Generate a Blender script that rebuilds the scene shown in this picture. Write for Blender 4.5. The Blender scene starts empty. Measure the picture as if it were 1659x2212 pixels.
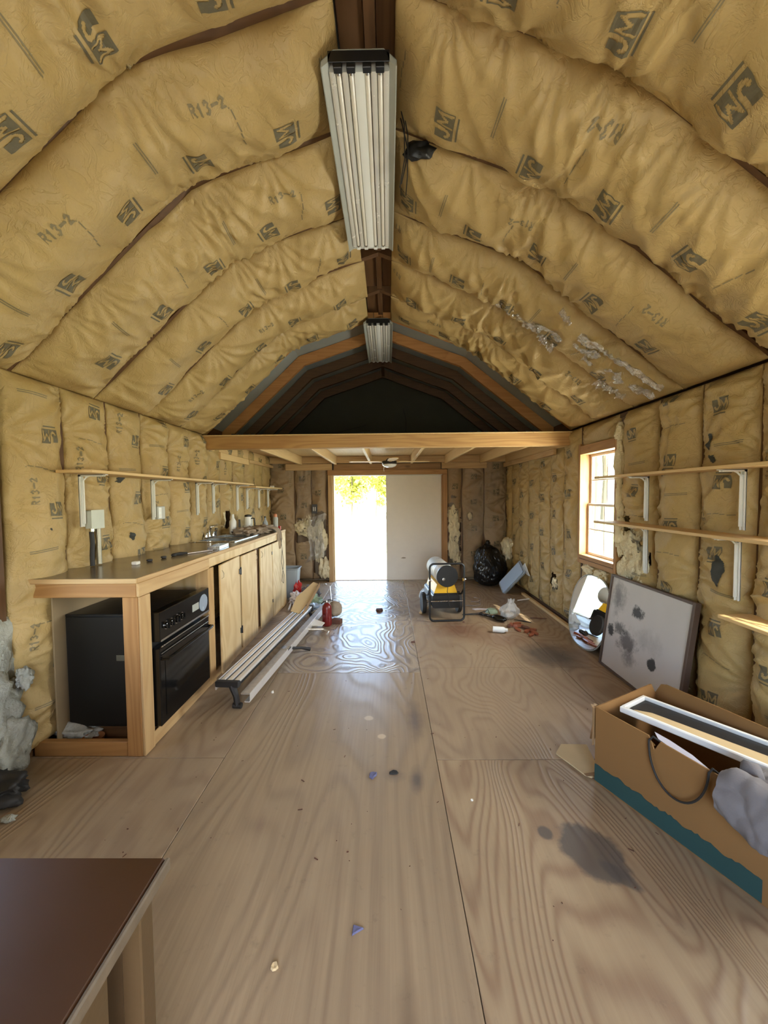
import bpy, bmesh, math, random
import numpy as np
from mathutils import Matrix, Vector, noise as mnoise

scene = bpy.context.scene
col = scene.collection
PI = math.pi

# ------------------------------------------------------------------ camera
a_, b_, c_ = -.0424, .0100, .0095
Rx = np.array([[1, 0, 0], [0, math.cos(a_), -math.sin(a_)], [0, math.sin(a_), math.cos(a_)]])
Rz = np.array([[math.cos(b_), -math.sin(b_), 0], [math.sin(b_), math.cos(b_), 0], [0, 0, 1]])
Ry = np.array([[math.cos(c_), 0, math.sin(c_)], [0, 1, 0], [-math.sin(c_), 0, math.cos(c_)]])
CM = Rz @ Rx @ Ry
cam_data = bpy.data.cameras.new('camera')
cam = bpy.data.objects.new('camera', cam_data)
col.objects.link(cam)
cam_data.sensor_fit = 'HORIZONTAL'
cam_data.sensor_width = 36.0
cam_data.lens = 36.0 * 835.0 / 1659.0
cam_data.clip_start = 0.02
cam_data.clip_end = 400
m4 = Matrix.Identity(4)
for i in range(3):
    m4[i][0] = CM[i, 0]
    m4[i][1] = CM[i, 2]
    m4[i][2] = -CM[i, 1]
m4[0][3], m4[1][3], m4[2][3] = 0, 0, 1.5
cam.matrix_world = m4
scene.camera = cam

# ------------------------------------------------------------------ view, world, sun, daylight
vs = scene.view_settings
vs.view_transform = 'Standard'
vs.look = 'None'
vs.gamma = 1
vs.use_curve_mapping = False
vs.exposure = -0.32

EXTERIOR = 5.0
world = bpy.data.worlds.new('sky')
scene.world = world
world.use_nodes = True
wn = world.node_tree
wn.nodes.clear()
wo = wn.nodes.new('ShaderNodeOutputWorld')
wb = wn.nodes.new('ShaderNodeBackground')
sk = wn.nodes.new('ShaderNodeTexSky')
sk.sky_type = 'NISHITA'
sk.sun_disc = False
sk.sun_elevation = math.radians(52)
sk.sun_rotation = math.radians(150)
sk.dust_density = 2.0
sk.air_density = 1.0
wb.inputs[1].default_value = 3.2
wn.links.new(sk.outputs[0], wb.inputs[0])
wn.links.new(wb.outputs[0], wo.inputs[0])


def light(name, kind, loc, rot, energy, color, size=None, size_y=None, portal=False):
    d = bpy.data.lights.new(name, kind)
    d.energy = energy
    d.color = color
    if kind == 'AREA':
        d.shape = 'RECTANGLE'
        d.size = size
        d.size_y = size_y
        if portal:
            d.cycles.is_portal = True
    o = bpy.data.objects.new(name, d)
    col.objects.link(o)
    o.location = loc
    o.rotation_euler = rot
    return o


# sun behind the building, high: lights the yard and the trees, not the floor
s = light('sun', 'SUN', (0, 0, 10), (math.radians(40), 0, math.radians(28)), 17.0, (1.0, .93, .8))
s.data.angle = math.radians(.6)
# added lamps strengthen the window daylight (an area lamp -Z is its direction)
light('fill_right', 'AREA', (2.36, 1.40, 1.35), (0, math.radians(95), 0), 105, (1.0, .93, .78), 1.0, 1.0)
light('fill_left', 'AREA', (-2.33, 1.35, 1.35), (0, math.radians(-98), 0), 6, (1.0, .94, .80), 1.0, .9)
light('fill_rear', 'AREA', (0.1, -1.62, 1.25), (math.radians(90), 0, 0), 1, (1.0, .93, .82), 1.6, 1.7)
light('fill_window', 'AREA', (2.50, 3.81, 1.30), (0, math.radians(94), 0), 190, (1.0, .96, .88), .9, 1.0)
light('daylight_door', 'AREA', (-.45, 7.6, 1.35), (math.radians(-90), 0, 0), 0.0001, (.93, .96, 1.0), 1.0, 1.9)  # added lamp strengthening the daylight at the door
light('portal_door', 'AREA', (-.47, 6.9, .95), (math.radians(-90), 0, 0), 1, (1, 1, 1), .95, 1.86, True)
light('portal_window', 'AREA', (2.20, 3.82, 1.38), (0, math.radians(90), 0), 1, (1, 1, 1), 1.0, .66, True)
bpy.data.objects.remove(bpy.data.objects['daylight_door'])

scene.cycles.use_adaptive_sampling = True
scene.cycles.adaptive_threshold = .025
scene.cycles.max_bounces = 9
scene.cycles.diffuse_bounces = 5
scene.cycles.glossy_bounces = 4
scene.cycles.transmission_bounces = 6
scene.cycles.transparent_max_bounces = 12
scene.cycles.sample_clamp_indirect = 6.0
scene.cycles.use_denoising = True
scene.cycles.caustics_reflective = False
scene.cycles.caustics_refractive = False

# ------------------------------------------------------------------ noise helpers
_rs = np.random.RandomState(7)
_TAB = _rs.rand(256, 256) * 2 - 1


def vnoise(x, y, seed=0):
    x = np.asarray(x, float) + seed * 17.31
    y = np.asarray(y, float) + seed * 9.77
    xi = np.floor(x).astype(int)
    yi = np.floor(y).astype(int)
    fx = x - xi
    fy = y - yi
    fx = fx * fx * fx * (fx * (fx * 6 - 15) + 10)
    fy = fy * fy * fy * (fy * (fy * 6 - 15) + 10)
    g = lambda i, j: _TAB[(xi + i) & 255, (yi + j) & 255]
    return (g(0, 0) * (1 - fx) + g(1, 0) * fx) * (1 - fy) + (g(0, 1) * (1 - fx) + g(1, 1) * fx) * fy


# ------------------------------------------------------------------ materials
class NT:
    def __init__(self, name):
        self.mat = bpy.data.materials.new(name)
        self.mat.use_nodes = True
        self.t = self.mat.node_tree
        self.t.nodes.clear()
        self.out = self.t.nodes.new('ShaderNodeOutputMaterial')

    def n(self, typ, ins=None, **props):
        nd = self.t.nodes.new(typ)
        for k, v in props.items():
            setattr(nd, k, v)
        for k, v in (ins or {}).items():
            s = nd.inputs[k]
            if isinstance(v, bpy.types.NodeSocket):
                self.t.links.new(v, s)
            else:
                if isinstance(v, (tuple, list)) and len(v) == 3 and s.type == 'RGBA':
                    v = (*v, 1)
                s.default_value = v
        return nd

    def math(self, op, a, b=0.0, c=None):
        ins = {0: a, 1: b}
        if c is not None:
            ins[2] = c
        return self.n('ShaderNodeMath', ins, operation=op).outputs[0]

    def mix(self, f, a, b, blend='MIX'):
        nd = self.n('ShaderNodeMix', {0: f, 6: a, 7: b}, data_type='RGBA', blend_type=blend)
        return nd.outputs[2]

    def ramp(self, fac, stops):
        nd = self.n('ShaderNodeValToRGB', {0: fac})
        cr = nd.color_ramp
        while len(cr.elements) < len(stops):
            cr.elements.new(.5)
        for e, (p, c) in zip(cr.elements, stops):
            e.position = p
            e.color = (*c, 1) if isinstance(c, tuple) else (c, c, c, 1)
        return nd.outputs[0]

    def coord(self, scale=(1, 1, 1), rnd=0.0):
        tc = self.n('ShaderNodeTexCoord').outputs['Object']
        if rnd:
            r = self.n('ShaderNodeObjectInfo').outputs['Random']
            r = self.math('MULTIPLY', r, rnd)
            cx = self.n('ShaderNodeCombineXYZ', {0: r, 1: r, 2: r}).outputs[0]
            tc = self.n('ShaderNodeVectorMath', {0: tc, 1: cx}, operation='ADD').outputs[0]
        return self.n('ShaderNodeVectorMath', {0: tc, 1: scale}, operation='MULTIPLY').outputs[0]

    def noise(self, vec, scale=1, detail=3, rough=.5, dist=0.0):
        return self.n('ShaderNodeTexNoise', {'Vector': vec, 'Scale': scale, 'Detail': detail, 'Roughness': rough,
                                             'Distortion': dist}).outputs[0]

    def bump(self, h, strength=.3, dist=.01):
        return self.n('ShaderNodeBump', {'Height': h, 'Strength': strength, 'Distance': dist}).outputs[0]

    def bsdf(self, color, rough=.6, **kw):
        ins = {'Base Color': color, 'Roughness': rough}
        for k, v in kw.items():
            ins[k.replace('_', ' ')] = v
        b = self.n('ShaderNodeBsdfPrincipled', ins)
        self.t.links.new(b.outputs[0], self.out.inputs[0])
        return b


def plain(name, color, rough=.6, metal=0.0, var=.12, scale=9, bump=.15, bscale=60, bdist=.003, **kw):
    t = NT(name)
    v = t.coord()
    n = t.noise(v, scale, 4, .6)
    dark = tuple(c * (1 - var) for c in color)
    lite = tuple(min(1, c * (1 + var)) for c in color)
    c = t.mix(n, dark, lite)
    nb = t.noise(v, bscale, 3, .6)
    r = t.math('MULTIPLY_ADD', n, .2, rough - .1)
    t.bsdf(c, r, Metallic=metal, Normal=t.bump(nb, bump, bdist), **kw)
    return t.mat


def wood(name, axis, lite, dark, contrast=.6, rough=.55, knots=True, ring=9.0):
    """sawn lumber, grain running along one axis"""
    t = NT(name)
    sc = [7.0, 7.0, 7.0]
    sc[axis] = .55
    v = t.coord(tuple(sc), rnd=37)
    n1 = t.noise(v, 1.0, 2, .45, .3)
    rings = t.math('SINE', t.math('MULTIPLY', n1, ring * 6.28))
    rings = t.math('MULTIPLY_ADD', rings, .5, .5)
    sf = [60.0, 60.0, 60.0]
    sf[axis] = 2.2
    fine = t.noise(t.coord(tuple(sf), rnd=11), 1.0, 3, .6)
    f = t.math('ADD', t.math('MULTIPLY', rings, .6 * contrast), t.math('MULTIPLY', fine, .45))
    c = t.mix(f, lite, dark)
    big = t.noise(t.coord((1.3, 1.3, 1.3), rnd=5), 1.0, 2, .5)
    c = t.mix(t.math('MULTIPLY', big, .35), c, tuple(x * .62 for x in dark))
    if knots:
        kv = [3.2, 3.2, 3.2]
        kv[axis] = 1.4
        vo = t.n('ShaderNodeTexVoronoi', {'Vector': t.coord(tuple(kv), rnd=53), 'Scale': 1.0})
        k = t.ramp(vo.outputs['Distance'], [(0.0, 1.0), (.055, .75), (.10, 0.0)])
        c = t.mix(t.math('MULTIPLY', k, .75), c, tuple(x * .35 for x in dark))
    nb = t.math('ADD', t.math('MULTIPLY', fine, .6), t.math('MULTIPLY', rings, .2))
    t.bsdf(c, rough, Normal=t.bump(nb, .25, .003))
    return t.mat


PINE_L, PINE_D = (.66, .45, .22), (.42, .24, .09)
pine = [wood('pine_%s' % 'xyz'[i], i, PINE_L, PINE_D) for i in range(3)]
SHADE_L, SHADE_D = (.15, .072, .028), (.07, .032, .012)
shadew = [wood('rough_shaded_lumber_%s' % 'xyz'[i], i, SHADE_L, SHADE_D, .7) for i in range(3)]  # rough lumber with the shade of seams and loft put into its colour
orangew = [wood('orange_lumber_%s' % 'xyz'[i], i, (.50, .27, .095), (.30, .135, .04), .7) for i in range(3)]
PALE_L, PALE_D = (.78, .56, .28), (.60, .38, .15)
palew = [wood('pale_board_%s' % 'xyz'[i], i, PALE_L, PALE_D, .35, knots=False) for i in range(3)]


def stain(t, c, cx, cy, rx, ry, ang, colr, amount, soft=.35, seed=0.0):
    g = t.n('ShaderNodeNewGeometry').outputs['Position']
    d = t.n('ShaderNodeVectorMath', {0: g, 1: (-cx, -cy, 0)}, operation='ADD').outputs[0]
    d = t.n('ShaderNodeVectorRotate', {'Vector': d, 'Axis': (0, 0, 1), 'Angle': -ang}).outputs[0]
    d = t.n('ShaderNodeVectorMath', {0: d, 1: (1 / rx, 1 / ry, 0)}, operation='MULTIPLY').outputs[0]
    ln = t.n('ShaderNodeVectorMath', {0: d}, operation='LENGTH').outputs['Value']
    nz = t.noise(t.n('ShaderNodeVectorMath', {0: g, 1: (seed, seed, 0)}, operation='ADD').outputs[0], 9, 5, .6)
    ln = t.math('ADD', ln, t.math('MULTIPLY_ADD', nz, .9, -.45))
    f = t.n('ShaderNodeMapRange', {0: ln, 1: 1.0, 2: 1.0 - soft, 3: 0.0, 4: amount}).outputs[0]
    return t.mix(f, c, colr)


def ply(name, lite, dark, freq, cells, fine_amt=.35, bold=.7, rough=.42, seed=0.0, stains=(), grey=.3, relief=.0022, dist=.25):
    """plywood: contour-line figure of rotary cut veneer, long axis Y"""
    t = NT(name)
    v0 = t.coord()
    v0 = t.n('ShaderNodeVectorMath', {0: v0, 1: (seed, seed * 1.7, 0)}, operation='ADD').outputs[0]
    va = t.n('ShaderNodeVectorMath', {0: v0, 1: (cells[0], cells[1], 1)}, operation='MULTIPLY').outputs[0]
    n1 = t.noise(va, 1.0, 2.4, .42, dist)
    ph = t.math('MULTIPLY', n1, freq * 6.283)
    s = t.math('MULTIPLY_ADD', t.math('SINE', ph), .5, .5)
    sharp = t.math('POWER', s, 2.2)
    vf = t.n('ShaderNodeVectorMath', {0: v0, 1: (44, 1.1, 1)}, operation='MULTIPLY').outputs[0]
    fine = t.noise(vf, 1.0, 3, .65)
    f = t.math('ADD', t.math('MULTIPLY', sharp, bold), t.math('MULTIPLY', fine, fine_amt))
    c = t.mix(f, lite, dark)
    blot = t.noise(v0, 1.6, 5, .6)
    blot = t.ramp(blot, [(.35, 0.0), (.75, 1.0)])
    c = t.mix(t.math('MULTIPLY', blot, grey), c, tuple(x * .55 for x in dark))
    dirt = t.noise(v0, 14, 5, .7)
    dirt = t.ramp(dirt, [(.60, 0.0), (.78, 1.0)])
    c = t.mix(t.math('MULTIPLY', dirt, .35), c, (.07, .055, .04))
    for i, st in enumerate(stains):
        c = stain(t, c, *st, seed=3.1 * i)
    r = t.math('MULTIPLY_ADD', t.math('ADD', sharp, fine), .10, rough - .07)
    h = t.math('ADD', t.math('MULTIPLY', sharp, .8), t.math('MULTIPLY', fine, .5))
    t.bsdf(c, r, Normal=t.bump(h, .6, relief), Specular_IOR_Level=.6)
    return t.mat


FL, FD = (.43, .322, .200), (.25, .17, .105)
GREY = (.085, .075, .068)
RUST = (.17, .075, .045)
STAINS = [(.845, 1.565, .125, .16, .45, GREY, .85, .22), (.905, 1.46, .035, .085, .7, GREY, .8, .3),
          (.685, 1.66, .035, .04, 0, GREY, .8, .3), (1.50, 3.55, .36, .34, .5, (.07, .055, .05), .8, .6),
          (.80, 4.25, .38, .42, .4, RUST, .75, .8), (1.25, 3.95, .4, .3, .2, RUST, .45, .8)]
STAINS_MID = [(.17, 2.55, .07, .26, 0, (.12, .09, .08), .75, .8), (.14, 1.98, .045, .12, 0, (.10, .08, .07), .8, .8),
              (.02, 2.02, .07, .06, 0, (.14, .11, .09), .6, .8), (-.05, 2.35, .03, .03, 0, (.62, .48, .3), .8, .3),
              (-.14, 2.55, .035, .03, 0, (.62, .48, .3), .6, .3), (-.6, 1.7, .03, .13, .1, (.2, .13, .09), .5, .9),
              (.04, 1.0, .05, .2, 0, (.16, .11, .07), .6, .9)]
ply_near = ply('plywood_floor_bold', (.45, .34, .205), (.265, .165, .095), 44.0, (1.3, .30), .6, .55, seed=3.3, stains=STAINS, dist=.9)
ply_side = ply('plywood_floor_side', FL, (.27, .18, .11), 34.0, (1.3, .5), .6, .38, seed=11.0, stains=STAINS)
ply_mid = ply('plywood_floor_middle', FL, (.245, .17, .105), 48.0, (1.0, .18), .9, .25, seed=23.0, stains=STAINS_MID, grey=.2, rough=.32)
ply_shine = ply('plywood_floor_rings', (.47, .39, .30), (.25, .19, .14), 30.0, (1.6, 1.1), .25, .95, .27, seed=5.0, grey=.15, relief=.0030)
ply_wall = ply('plywood_sheathing', (.30, .22, .13), (.18, .11, .06), 7, (1.5, 1.5), seed=8)
ply_cab = NT('plywood_door')
_v = ply_cab.coord((2.6, 2.6, 1.1), rnd=23)
_n = ply_cab.noise(_v, 1.0, 2.5, .45, .4)
_s = ply_cab.math('MULTIPLY_ADD', ply_cab.math('SINE', ply_cab.math('MULTIPLY', _n, 50)), .5, .5)
_f = ply_cab.noise(ply_cab.coord((50, 50, 3)), 1, 3, .6)
_c = ply_cab.mix(ply_cab.math('MULTIPLY_ADD', _s, .45, ply_cab.math('MULTIPLY', _f, .35)), (.70, .53, .29), (.50, .31, .12))
_k = ply_cab.n('ShaderNodeTexVoronoi', {'Vector': ply_cab.coord((3, 3, 1.7), rnd=9), 'Scale': 1.0}).outputs['Distance']
_c = ply_cab.mix(ply_cab.math('MULTIPLY', ply_cab.ramp(_k, [(0, 1.0), (.12, 0.0)]), .5), _c, (.25, .13, .05))
ply_cab.bsdf(_c, .5, Normal=ply_cab.bump(_s, .2, .002))
ply_cab = ply_cab.mat


def paper(name, base, shine=.5):
    t = NT(name)
    v = t.coord()
    n = t.noise(v, 2.3, 4, .6)
    c = t.mix(n, tuple(x * .80 for x in base), tuple(min(1, x * 1.12) for x in base))
    sp = t.noise(v, 130, 2, .5)
    c = t.mix(t.math('MULTIPLY', sp, .35), c, tuple(x * .70 for x in base))
    blot = t.ramp(t.noise(v, 6.5, 5, .65), [(.60, 0.0), (.74, 1.0)])
    c = t.mix(t.math('MULTIPLY', blot, .22), c, tuple(x * .42 for x in base))
    # creases and crinkles of the kraft facing
    w1 = t.noise(t.coord((1, 1, 1)), 13, 4, .6, .8)
    w2 = t.noise(t.coord((1, 1, 1)), 45, 3, .6)
    cr = t.math('ABSOLUTE', t.math('SUBTRACT', w1, .5))
    cr = t.n('ShaderNodeMapRange', {0: cr, 1: 0.0, 2: .05, 3: 0.0, 4: 1.0}).outputs[0]
    h = t.math('ADD', t.math('MULTIPLY', cr, .25), t.math('MULTIPLY', w2, .40))
    t.bsdf(c, .52, Normal=t.bump(h, .7, .0065), Specular_IOR_Level=shine)
    return t.mat


KRAFT = (.47, .328, .130)
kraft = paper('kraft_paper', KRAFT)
kraft_shaded = paper('kraft_paper_shaded', (.36, .25, .14))  # kraft copy darkened for the backlit far wall
ink = plain('printed_ink', (.125, .105, .060), .6, var=.35, scale=70)
ink_thin = plain('faint_ink', (.21, .165, .085), .6, var=.4, scale=60)
stain_m = plain('black_stain', (.035, .037, .030), .7, var=.3)
fibre = plain('fibreglass', (.80, .70, .47), .95, var=.22, scale=16, bump=.9, bscale=55, bdist=.015)
fibre_w = plain('fibreglass_grey', (.38, .39, .34), .95, var=.25, scale=12, bump=.9, bscale=45, bdist=.015)
foil = plain('roof_barrier', (.36, .41, .40), .45, metal=.3, var=.15)
unlit_gable = plain('unlit_gable_board', (.050, .046, .032), .8, var=.3, scale=5)  # gable plywood with the loft's lack of light put into its colour
white_p = plain('white_paint', (.80, .78, .72), .45, var=.04)
white_m = plain('white_enamel', (.82, .83, .80), .32, var=.03, bump=.03)
door_m = plain('door_paint', (.80, .745, .67), .55, var=.05, bump=.05)
tube_m = plain('lamp_glass', (.80, .76, .68), .18, var=.05, bump=.0)
reflect = plain('lamp_reflector', (.74, .72, .66), .25, metal=.25, var=.03, bump=.0)
grey_en = plain('grey_enamel', (.36, .37, .33), .4, var=.06, bump=.03)
black_g = plain('black_gloss', (.005, .005, .005), .12, var=.1, bump=.02)
black_s = plain('black_satin', (.007, .007, .007), .4, var=.2, bump=.05)
black_r = plain('black_rubber', (.018, .016, .015), .65, var=.2)
black_bag = plain('black_bin_liner', (.006, .006, .007), .25, var=.2, bump=.25, bscale=9, bdist=.02)
chrome = plain('chrome', (.80, .80, .80), .12, metal=1, var=.05, bump=.02)
steel = plain('stainless_steel', (.62, .62, .60), .25, metal=1, var=.1, bump=.05)
alu = plain('aluminium', (.80, .78, .75), .38, metal=.55, var=.08, bump=.08)
alu_dirty = plain('aluminium_spattered', (.62, .57, .50), .42, metal=.7, var=.3, scale=30)
laminate = plain('worktop_laminate', (.20, .155, .095), .22, var=.15, scale=4, bump=.03)
yellow = plain('yellow_enamel', (.75, .42, .02), .35, var=.08, bump=.03)
cream = plain('cream_enamel', (.80, .80, .72), .3, var=.04, bump=.03)
red_m = plain('red_enamel', (.15, .009, .008), .3, var=.15, bump=.03)
red_p = plain('red_plastic', (.50, .02, .015), .35, var=.1)
cardboard = plain('cardboard', (.23, .115, .034), .8, var=.10, scale=3, bump=.08)
cardboard_in = plain('cardboard_inside', (.30, .18, .085), .85, var=.1)
card_lite = plain('pale_card', (.58, .44, .24), .8, var=.1)
teal = plain('teal_print', (.018, .060, .055), .7, var=.15)
cloth_g = plain('grey_cloth', (.17, .155, .155), .95, var=.15, bump=.4, bscale=150)
cloth_b = plain('taupe_cloth', (.30, .235, .17), .95, var=.35, scale=12, bump=.4, bscale=130)
bin_m = plain('grey_plastic', (.30, .33, .35), .35, var=.06)
blue_p = plain('pale_blue_plastic', (.42, .53, .68), .35, var=.05, bump=.02)
mahog = plain('red_brown_veneer', (.055, .020, .006), .38, var=.25, scale=3, bump=.05)
mahog_side = plain('brown_side_panel', (.085, .05, .02), .5, var=.2)
mahog_edge = plain('worn_edge', (.14, .105, .07), .5, var=.35, scale=40)
copper = plain('rusty_scrap', (.30, .085, .035), .5, var=.5, scale=60)
canvas_fr = plain('walnut_frame', (.10, .062, .045), .5, var=.2)
green_p = plain('pale_green_plastic', (.32, .42, .30), .4, var=.05)
sheet_w = plain('paper_sheet', (.75, .70, .72), .7, var=.06)
purple = plain('blue_grey_scrap', (.12, .12, .22), .7, var=.3, scale=60)
brown_s = plain('brown_scrap', (.12, .05, .03), .7, var=.5, scale=60)
bark = plain('tree_bark', (.16, .12, .08), .9, var=.3, bump=.6)
leafy = plain('tree_leaves', (.50, .50, .08), .7, var=.45, scale=3)
sand = NT('sunlit_yard')
_g = sand.coord()
_p = sand.ramp(sand.noise(_g, .55, 5, .65), [(.46, 0.0), (.60, 1.0)])
_d = sand.noise(_g, 22, 3, .6)
_gr = sand.mix(_d, (.16, .24, .03), (.42, .44, .12))
_c = sand.mix(_p, (.70, .66, .55), _gr)
_x = sand.n('ShaderNodeSeparateXYZ', {0: _g}).outputs[0]
_side = sand.n('ShaderNodeMapRange', {0: _x, 1: 3.0, 2: 6.0, 3: 0.0, 4: .85}).outputs[0]
_c = sand.mix(_side, _c, _gr)
sand.bsdf(_c, .9)
sand = sand.mat


def clear(name, tint, gloss=.08, rough=.05, bump=0.0, bscale=20, body=0.0):
    t = NT(name)
    tr = t.n('ShaderNodeBsdfTransparent', {0: tint})
    nrm = {}
    if bump:
        nrm = {'Normal': t.bump(t.noise(t.coord(), bscale, 4, .6), bump, .03)}
    gl = t.n('ShaderNodeBsdfGlossy', {'Color': (1, 1, 1), 'Roughness': rough, **nrm})
    fr = t.n('ShaderNodeLayerWeight', {'Blend': .5, **nrm})
    f = t.math('MULTIPLY_ADD', t.math('POWER', fr.outputs['Facing'], 4.0), .85, gloss + .03)
    mx = t.n('ShaderNodeMixShader', {0: f, 1: tr.outputs[0], 2: gl.outputs[0]})
    last = mx.outputs[0]
    if body:
        df = t.n('ShaderNodeBsdfDiffuse', {'Color': (.85, .88, .88), **nrm})
        last = t.n('ShaderNodeMixShader', {0: body, 1: last, 2: df.outputs[0]}).outputs[0]
    t.t.links.new(last, t.out.inputs[0])
    return t.mat


glass = clear('window_glass', (.95, .97, .96), .0, .02)
film = clear('clear_film', (.93, .92, .88), .32, .12, 1.0, 26, .06)
film_dim = clear('clear_film_dusty', (.93, .91, .86), .07, .15, 1.0, 26)
bag_film = clear('clear_bag_film', (.85, .87, .88), .10, .15, .8, 30, .32)
mirror_m = plain('mirror_silver', (.88, .90, .90), .02, metal=1, var=.0, bump=0)
mirror_m.node_tree.nodes  # keep
for nd in mirror_m.node_tree.nodes:
    if nd.type == 'BSDF_PRINCIPLED':
        for l in list(nd.inputs['Roughness'].links) + list(nd.inputs['Normal'].links):
            mirror_m.node_tree.links.remove(l)
        nd.inputs['Roughness'].default_value = .02

# the board with its smudged soot marks
canvas = NT('white_board_sooty')
_b = canvas.mix(canvas.noise(canvas.coord(), 3, 3, .5), (.55, .52, .50), (.66, .63, .60))
for (yy, zz, ry_, rz_, col_, am, sf) in [(.78, .62, .12, .16, (.16, .15, .15), .8, .9), (.52, .56, .075, .06, (.05, .05, .05), .95, .35),
                                         (.60, .30, .16, .10, (.10, .09, .09), .85, .6), (.83, .32, .06, .055, (.02, .02, .02), .95, .3),
                                         (.30, .25, .06, .045, (.03, .03, .03), .95, .3), (.55, .20, .10, .09, (.14, .13, .13), .7, .8),
                                         (.72, .38, .09, .07, (.06, .06, .06), .8, .5), (.40, .40, .20, .10, (.35, .33, .31), .5, .9)]:
    tc_ = canvas.n('ShaderNodeTexCoord').outputs['Object']
    d_ = canvas.n('ShaderNodeVectorMath', {0: tc_, 1: (0, -yy, -zz)}, operation='ADD').outputs[0]
    d_ = canvas.n('ShaderNodeVectorMath', {0: d_, 1: (0, 1 / ry_, 1 / rz_)}, operation='MULTIPLY').outputs[0]
    l_ = canvas.n('ShaderNodeVectorMath', {0: d_}, operation='LENGTH').outputs['Value']
    l_ = canvas.math('ADD', l_, canvas.math('MULTIPLY_ADD', canvas.noise(tc_, 9, 6, .75), 2.6, -1.3))
    f_ = canvas.n('ShaderNodeMapRange', {0: l_, 1: 1.0, 2: 1.0 - sf, 3: 0.0, 4: am}).outputs[0]
    _b = canvas.mix(f_, _b, col_)
canvas.bsdf(_b, .6)
canvas = canvas.mat


# ------------------------------------------------------------------ mesh builder
def M_rot(axis, ang):
    return Matrix.Rotation(ang, 4, axis)


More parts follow.
